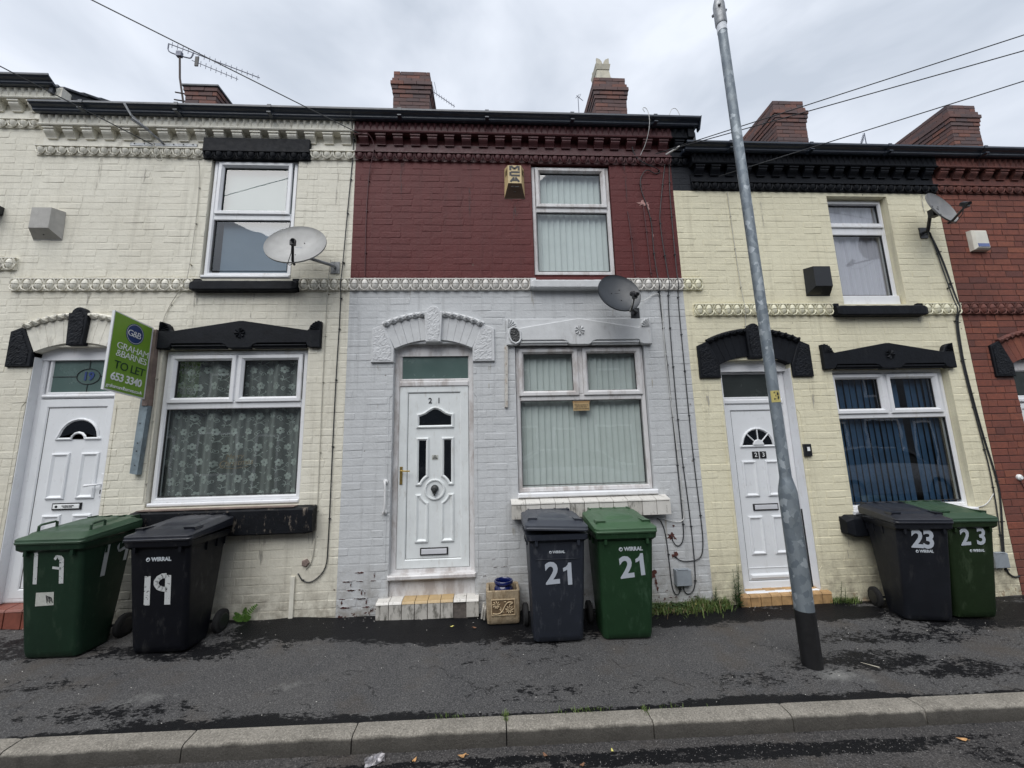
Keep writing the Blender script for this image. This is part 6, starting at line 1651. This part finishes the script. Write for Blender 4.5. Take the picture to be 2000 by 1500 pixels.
m = MB(); m.tube([(0, 0, -.2), (.0, 0, .42)], .008, 5); m.tube([(-.03, 0, .42), (.10, 0, .30)], .006, 5); m.tube([(.02, 0, .36), (.06, 0, .46)], .005, 5); m.tube([(-.05, 0, .36), (.03, 0, .45)], .005, 5); m.obj("mast", "aerial_metal", t)
t = tag(empty("tv_aerial", (7.93, 2.6, 7.8)), "distant small aerial between the two right hand chimneys", "aerial")
yagi(t, (-.13, -.1, .06), (.20, .3, .16), 6, .07, "aerial_metal", .006); m = MB(); m.tube([(0, 0, -.4), (0, 0, .2)], .009, 5); m.obj("mast", "aerial_metal", t)

# ---------------------------------------------------------------- planter with a blue pot
gy = gz(.1, -.15)
m = MB(); x0, x1, y0, y1, H = -.062, .262, -.275, -.012, .300
def sq(i, z, r=.02): return rrect(x0 + i, x1 - i, y0 + i, y1 - i, r, z, n=3)
m.loft([sq(.022, gy), sq(.010, gy + .012), sq(.004, gy + .06), sq(0, gy + H - .03), sq(.001, gy + H - .004), sq(.006, gy + H), sq(.026, gy + H - .002, .015), sq(.034, gy + H - .10, .012)])
pl = m.obj("stone_planter", "planter_stone", smooth=True); tag(pl, "square sand coloured stone planter with a carved flower panel by the grey bin", "planter")
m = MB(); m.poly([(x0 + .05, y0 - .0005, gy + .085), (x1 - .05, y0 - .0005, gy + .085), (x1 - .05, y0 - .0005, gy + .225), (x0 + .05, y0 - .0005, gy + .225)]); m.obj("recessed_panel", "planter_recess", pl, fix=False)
m = MB(); pr_ = rect(x0 + .048, x1 - .048, gy + .083, gy + .227); m.sweep(pr_, [(0, y0 + .001), (.001, y0 - .006), (.007, y0 - .006), (.008, y0 - .001)])
cx = (x0 + x1) / 2; cz = gy + .155
m.tube(smooth([(cx - .10, y0 - .006, cz - .052), (cx - .05, y0 - .006, cz - .058), (cx - .01, y0 - .006, cz - .04), (cx + .02, y0 - .006, cz + .02), (cx + .05, y0 - .006, cz + .048), (cx + .10, y0 - .006, cz + .04), (cx + .06, y0 - .006, cz + .022)]), .0055, 6)
for fx, fz, rr in ((cx - .065, cz + .022, .038), (cx + .062, cz - .022, .040)):
    for k in range(9):
        a = 2 * pi * k / 9; m.tube([(fx + .008 * cos(a), y0 - .004, fz + .008 * sin(a)), (fx + rr * .7 * cos(a + .1), y0 - .009, fz + rr * .7 * sin(a + .1)), (fx + rr * cos(a + .25), y0 - .003, fz + rr * sin(a + .25))], [.003, .0055, .002], 5)
for k in range(8):
    a = rd.uniform(0, 6); q = (cx + rd.uniform(-.03, .03), y0 - .004, cz + rd.uniform(-.05, .05)); m.tube([q, (q[0] + .02 * cos(a), y0 - .008, q[2] + .02 * sin(a))], [.005, .002], 5)
m.obj("carved_relief", "planter_relief", pl)
m = MB(); m.lathe([(.001, .10), (.070, .10), (.078, .16), (.090, .235), (.095, .268), (.092, .292), (.082, .312), (.076, .320), (.078, .325), (.090, .328), (.094, .338), (.094, .352), (.089, .360), (.080, .360), (.075, .352), (.072, .335), (.074, .315), (.080, .29), (.07, .2), (.001, .2)], (.112, -.145, gy), n=32)
tag(m.obj("plant_pot", "glaze_blue", smooth=True), "glossy dark blue ceramic pot standing in the stone planter", "pot")
for i in range(2):
    m = MB(); m.bbox(-.118 + i * .026, -.100 + i * .026, -.16 - i * .02, -.05, .03, .145 - i * .01, .004); m.xform(Matrix.Translation((-.1, 0, .03)) @ Matrix.Rotation(radians(10 - i * 4), 4, 'Y') @ Matrix.Translation((.1, 0, -.03)))
    tag(m.obj("loose_tile", "tile_front_dirty"), ("loose dirty white tile leaning by the step, further from the stone planter", "loose dirty white tile touching the stone planter")[i], "tile", "loose tiles leaning on the planter")

# ---------------------------------------------------------------- weeds, ferns, leaves, litter
rd = random.Random(21)
def blade(m, x, y, z, h, w, a, bend, tone):
    dx, dy = cos(a), sin(a); px_, py_ = -dy * w, dx * w
    p = [(x, y, z), (x + dx * bend * .3, y + dy * bend * .3, z + h * .6), (x + dx * bend, y + dy * bend, z + h)]
    m.add([(p[0][0] - px_, p[0][1] - py_, p[0][2]), (p[0][0] + px_, p[0][1] + py_, p[0][2]), (p[1][0] + px_ * .8, p[1][1] + py_ * .8, p[1][2]), (p[1][0] - px_ * .8, p[1][1] - py_ * .8, p[1][2]), p[2]], [(0, 1, 2, 3), (3, 2, 4)], tone)
m = MB(); m2 = MB()
for i in range(2300):
    t = rd.random(); x = 1.46 + t * .98
    dens = .5 + .5 * sin(x * 11) * sin(x * 5 + 1)
    y = -.012 - abs(rd.gauss(0, .055)) * (1.3 if x < 2.3 else .9)
    h = rd.uniform(.015, .075) * (1.0 if x < 1.95 else 1.25) * (.5 + dens)
    blade(m if rd.random() < .86 else m2, x, y, gz(x, y), h, rd.uniform(.0015, .004), rd.uniform(0, 6.3), rd.uniform(.01, .07), rd.random())
for i in range(240):
    x = 3.52 + rd.random() * .35; y = -.01 - abs(rd.gauss(0, .03)); blade(m, x, y, gz(x, y), rd.uniform(.02, .07), .003, rd.uniform(0, 6.3), rd.uniform(.01, .08), rd.random())
for cx_, n_ in ((.075, 60), (1.0, 50), (.55, 60), (.66, 30), (-.3, 40), (1.2, 16)):
    for i in range(n_):
        x = cx_ + rd.gauss(0, .015 if n_ >= 50 and cx_ != .55 else .09); y = KY0 + rd.uniform(-.01, .03) if cx_ not in (.075, 1.0) else KY0 - rd.uniform(-.03, .06); blade(m, x, y, gz(x, y) + .001, rd.uniform(.008, .032), .0022, rd.uniform(0, 6.3), rd.uniform(.0, .02), rd.random())
stuff(m.obj("grass", "grass_blades", fix=False)); stuff(m2.obj("dry_grass", "dry_stalks", fix=False))
m = MB()
for i in range(900):            # small broad leaves of the ground cover
    x = 1.48 + rd.random() * .95; y = -.015 - abs(rd.gauss(0, .045)); z = gz(x, y) + rd.uniform(.008, .055); a = rd.uniform(0, 6.3); s = rd.uniform(.008, .022)
    u = Vector((cos(a), sin(a), rd.uniform(-.3, .5))) * s; v = Vector((-sin(a), cos(a), rd.uniform(-.2, .4))) * s * .6; c = Vector((x, y, z))
    m.add([c - u, c - v, c + u, c + v], [(0, 1, 2, 3)], rd.random())
stuff(m.obj("ground_cover", "weed_leaves", fix=False))
def weed(x, y, h, label, n=60, sp=.055):
    t = tag(empty("weed_plant", (x, y, gz(x, y))), label, "weed"); s = MB(); lf = MB()
    for k in range(3 if h > .25 else 2):
        ox = rd.uniform(-.03, .03); lean = rd.uniform(-.04, .04); hh = h * rd.uniform(.75, 1.) if k else h
        s.tube([(ox, 0, 0), (ox + lean * .5, -.01, hh * .5), (ox + lean, -.015, hh)], [.003, .0025, .001], 5)
        for i in range(n):
            f = (i + rd.random()) / n; z = hh * f; a = rd.uniform(0, 6.3); r = sp * (1.05 - f) * rd.uniform(.5, 1.2) + .006; w = .006 * (1.2 - f)
            c = Vector((ox + lean * f, -.012 * f, z)); d = Vector((cos(a), sin(a) * .7, rd.uniform(.1, .8))).normalized(); q = Vector((-sin(a), cos(a), 0)) * w
            lf.add([c, c + d * r * .5 + q, c + d * r, c + d * r * .5 - q], [(0, 1, 2, 3)], rd.random())
    s.obj("stem", "weed_leaves", t); stuff(lf.obj("foliage", "weed_leaves", t, fix=False))
weed(2.535, -.05, .42, "tall leafy weed growing against the yellow wall left of the lamp post door", 90, .07)
weed(2.28, -.04, .20, "medium weed at the foot of the wall where grey paint meets yellow", 45, .06)
weed(2.08, -.04, .15, "low weed under the grey meter box of the grey wall", 34, .05)
weed(3.66, -.05, .22, "thin weed at the right end of the buff tiled step", 16, .06)
def fern(x, y, label, up=1.5):
    t = tag(empty("fern", (x, y, gz(x, y))), label, "fern")
    for k, (a, L_, lift) in enumerate(((.35, .15, 1.0), (1.2, .12, 1.1), (2.3, .10, .9), (2.9, .09, .5), (-.3, .09, .5), (.8, .10, .6))):
        m = MB(); n = 11; P0 = Vector((0, -.01, 0)); pts = []
        for i in range(n + 1):
            f = i / n; pts.append(P0 + Vector((cos(a) * L_ * f, -abs(sin(a)) * .03 * f - .01 * f, up * lift * L_ * (f - .30 * f * f))))
        m.tube(pts, .0018, 4)
        for i in range(1, n):
            f = i / n; w = .026 * sin(pi * min(1, f * .85 + .12)) + .004; d = (pts[i + 1] - pts[i - 1]).normalized(); s_ = Vector((-d.z, 0, d.x))
            for sg_ in (-1, 1):
                e = pts[i] + s_ * sg_ * w + d * .006; m.add([pts[i] - d * .005, pts[i] + s_ * sg_ * w * .5 - d * .007, e, pts[i] + s_ * sg_ * w * .5 + d * .008, pts[i] + d * .006], [(0, 1, 2, 3, 4)], rd.random())
        m.obj("frond", "fern_leaves", t, fix=False)
fern(-2.415, -.02, "small bright green fern sprouting at the foot of the cream wall")
def leaf_litter(x, y, mat, s, rot, label, z=None):
    m = MB(); n = 9; z = (gz(x, y) if z is None else z) + .004
    vs = []
    for i in range(n):
        t = 2 * pi * i / n; r = s * (1 + .18 * sin(3 * t + rot)) * rd.uniform(.85, 1.1); vs.append((r * cos(t), r * .55 * sin(t), .25 * s * abs(cos(t)) + rd.uniform(0, .004)))
    m.add([(0, 0, .0)] + vs, [(0, i + 1, (i + 1) % n + 1) for i in range(n)]); m.tube([(s * .9, 0, .003), (s * 1.5, .1 * s, .001)], .0012, 4)
    o = m.obj("fallen_leaf", mat, fix=False); o.location = (x, y, z); o.rotation_euler = (0, 0, rot); tag(o, label, "leaf")
zr = lambda x, y: road_z(x, y)
leaf_litter(-.195, -1.60, "fallen_leaf_ochre", .026, .2, "largest ochre leaf lying in the gutter below the kerb joint", zr(-.19, -1.6))
leaf_litter(-.475, -1.615, "fallen_leaf_ochre", .019, 1.2, "small ochre leaf in the gutter right of the torn wrapper", zr(-.47, -1.6))
leaf_litter(.300, -1.63, "fallen_leaf_brown", .017, 2.0, "brown curled leaf in the gutter right of the kerb weed", zr(.3, -1.63))
leaf_litter(.505, -1.72, "fallen_leaf_brown", .018, .7, "brown leaf out on the road nearest the camera", zr(.5, -1.72))
leaf_litter(.710, -1.62, "fallen_leaf_yellow", .013, 1.4, "tiny yellow leaf upright beside the kerb", zr(.71, -1.62))
leaf_litter(2.905, -1.68, "fallen_leaf_ochre", .028, -.2, "pale ochre leaf on the road at the far right", zr(2.9, -1.68))
leaf_litter(-.385, -.265, "fallen_leaf_yellow", .018, .5, "yellow leaf lying against the missing tile of the white step")
leaf_litter(-.17, -.30, "fallen_leaf_brown", .022, 2.5, "brown leaf between the white step and the stone planter")
leaf_litter(2.06, -.10, "fallen_leaf_yellow", .017, .9, "yellow leaf caught in the grass under the meter box", gz(2, -.1) + .05)
leaf_litter(-2.52, -.16, "fallen_leaf_brown", .018, .9, "brown leaf by the wheel of the black bin")
m = MB(); m.tube([(2.90, -1.02, gz(2.9, -1.02) + .004), (2.985, -1.09, gz(2.98, -1.09) + .006)], .004, 5); tag(m.obj("lolly_stick", "chimney_pot_buff"), "pale wooden stick lying on the pavement right of the lamp post", "stick")
m = MB(); n = 6; vs = []
for j in range(n + 1):
    for i in range(n + 1): vs.append((-.055 + .11 * i / n + rd.uniform(-.006, .006), -.032 + .064 * j / n + rd.uniform(-.006, .006), abs(rd.gauss(0, .010))))
m.add(vs, [(j * (n + 1) + i, j * (n + 1) + i + 1, (j + 1) * (n + 1) + i + 1, (j + 1) * (n + 1) + i) for j in range(n) for i in range(n)])
o = m.obj("crisp_packet", "wrapper_foil", fix=False); o.location = (-.71, -1.60, zr(-.71, -1.6) + .004); o.rotation_euler = (.3, 0, .4); tag(o, "crumpled silver wrapper in the gutter under the kerb", "wrapper")
m = MB()
for i in range(420):
    x = rd.uniform(-5, 6); y = rd.uniform(KY0, -.03) if rd.random() < .6 else -.03 - abs(rd.gauss(0, .05)); s = rd.uniform(.0015, .0055)
    c = Vector((x, y, gz(x, y) + .004)); m.add([c + Vector((s, 0, 0)), c + Vector((0, s * .7, 0)), c + Vector((-s, 0, 0)), c + Vector((0, -s * .7, 0)), c + Vector((0, 0, s * .6))], [(0, 1, 4), (1, 2, 4), (2, 3, 4), (3, 0, 4)])
stuff(m.obj("grit", "pebble_white", fix=False))
m = MB()
for i in range(5200):           # loose chippings and crumbs of the road surface
    x = rd.uniform(-3.4, 4.6); y = KY1 - abs(rd.gauss(0, .35)) - .003; s = rd.uniform(.0015, .0045)
    c = Vector((x, y, road_z(x, y) + .001)); a = rd.uniform(0, 6.3); u = Vector((cos(a), sin(a), 0)) * s; v = Vector((-sin(a), cos(a), 0)) * s * .8
    m.add([c + u, c + v, c - u, c - v, c + Vector((0, 0, s * .9))], [(0, 1, 4), (1, 2, 4), (2, 3, 4), (3, 0, 4)], rd.random())
leaf_mat("road_chippings", (.035, .034, .036), (.20, .19, .18)); stuff(m.obj("loose_chippings", "road_chippings", fix=False))

# ---------------------------------------------------------------- the other side of the street (seen in the window panes)
op = tag(empty("opposite_terrace", (0, -11.2, 0)), "terrace of houses across the street, mirrored faintly in the windows", "house")
m = MB(); wx = []
for i in range(-4, 6): wx += [(i * 3.8 + .4, i * 3.8 + 1.9, .9, 2.5), (i * 3.8 + .6, i * 3.8 + 1.6, 3.4, 4.8), (i * 3.8 + 2.5, i * 3.8 + 3.4, -.1, 2.4)]
m.box(-26, 28, -.3, 0, -.8, 5.3); m.obj("facade", "opposite_render", op)
m = MB(); m.box(-26, 28, -.3, .12, 5.3, 5.6); m.loft([[(x, .15, 5.55), (x, -4, 7.9), (x, -4, 7.5)] for x in (-26, 28)]); m.obj("roof", "roof_slate", op)
for a, b, c, d in wx:
    m = MB(); m.box(a, b, .002, .03, c, d); f = m.obj("window", "upvc_white", op)
    m = MB(); m.box(a + .08, b - .08, .031, .034, c + .08, d - .08); m.obj("pane", "car_glass", f)
def car(x, y, rz, label):
    t = tag(empty("parked_car", (x, y, road_z(x, -8)), rz=rz), label, "car"); t.scale = (1.05, 1.0, 1.12)
    S_ = [(-2.15, .55, .30, .78, .78), (-2.05, .35, .28, .90, .86), (-1.6, .2, .25, .98, .9), (-1.25, .2, .22, 1.05, .9), (-.55, .2, .22, 1.08, .9), (.3, .2, .22, 1.06, .9), (1.2, .2, .22, 1.03, .9), (1.9, .3, .25, .95, .86), (2.15, .45, .32, .72, .74)]
    m = MB(); m.loft([[(X, -w, z0 + .1), (X, -w * .97, z0), (X, w * .97, z0), (X, w, z0 + .1), (X, w * .98, z1 - .15), (X, w * .90, z1 - .02), (X, -w * .90, z1 - .02), (X, -w * .98, z1 - .15)] for X, _, z0, z1, w in S_]); m.obj("car_body", "car_paint_silver", t, smooth=True)
    G = [(-1.9, 1.0, .80), (-1.35, 1.40, .68), (-.6, 1.50, .66), (.5, 1.47, .66), (1.3, 1.02, .78)]
    m = MB(); m.loft([[(X, -w, .9), (X, w, .9), (X, w * .92, z), (X, -w * .92, z)] for X, z, w in G]); m.obj("car_windows", "car_glass", t, smooth=False)
    m = MB(); m.loft([[(X, -w * .93, z - .02), (X, w * .93, z - .02), (X, w * .85, z + .02), (X, -w * .85, z + .02)] for X, z, w in G[1:4]])
    for X0, X1, Z0, Z1 in ((-1.9, -1.35, 1.0, 1.40), (.5, 1.3, 1.47, 1.02), (-.45, -.45, .95, 1.48)):
        for sy in (-1, 1): m.tube([(X0, sy * .79, Z0), (X1, sy * .66, Z1)], .03, 5)
    m.obj("car_roof", "car_paint_silver", t)
    for X in (-1.35, 1.35):
        for sy in (-1, 1):
            w = MB(); w.lathe([(.2, -.09), (.30, -.10), (.32, -.07), (.32, .07), (.30, .10), (.2, .09)], (X, sy * .82, .32), 'Y', 20); wo = w.obj("wheel", "tyre_rubber", t, smooth=True)
            h = MB(); h.lathe([(.05, -.105), (.19, -.10), (.2, .1), (.05, .105)], (X, sy * .82, .32), 'Y', 14); h.obj("rim", "galvanised_bracket", wo)
    for sy in (-.6, .6):
        h = MB(); h.loft([rrect(-.14, .14, -.03, .03, .02, 0), rrect(-.12, .12, -.02, .02, .02, .04)]); h.xform(Matrix.Translation((2.13, sy, .62)) @ Matrix.Rotation(pi / 2, 4, 'Z') @ Matrix.Rotation(pi / 2, 4, 'X')); h.obj("headlight", "print_white", t)
    return t
car(12.6, -8.3, 0.0, "silver parked car across the street, mirrored in the yellow house window")
car(2.0, -8.3, pi, "silver parked car across the street, mirrored in the grey house window")
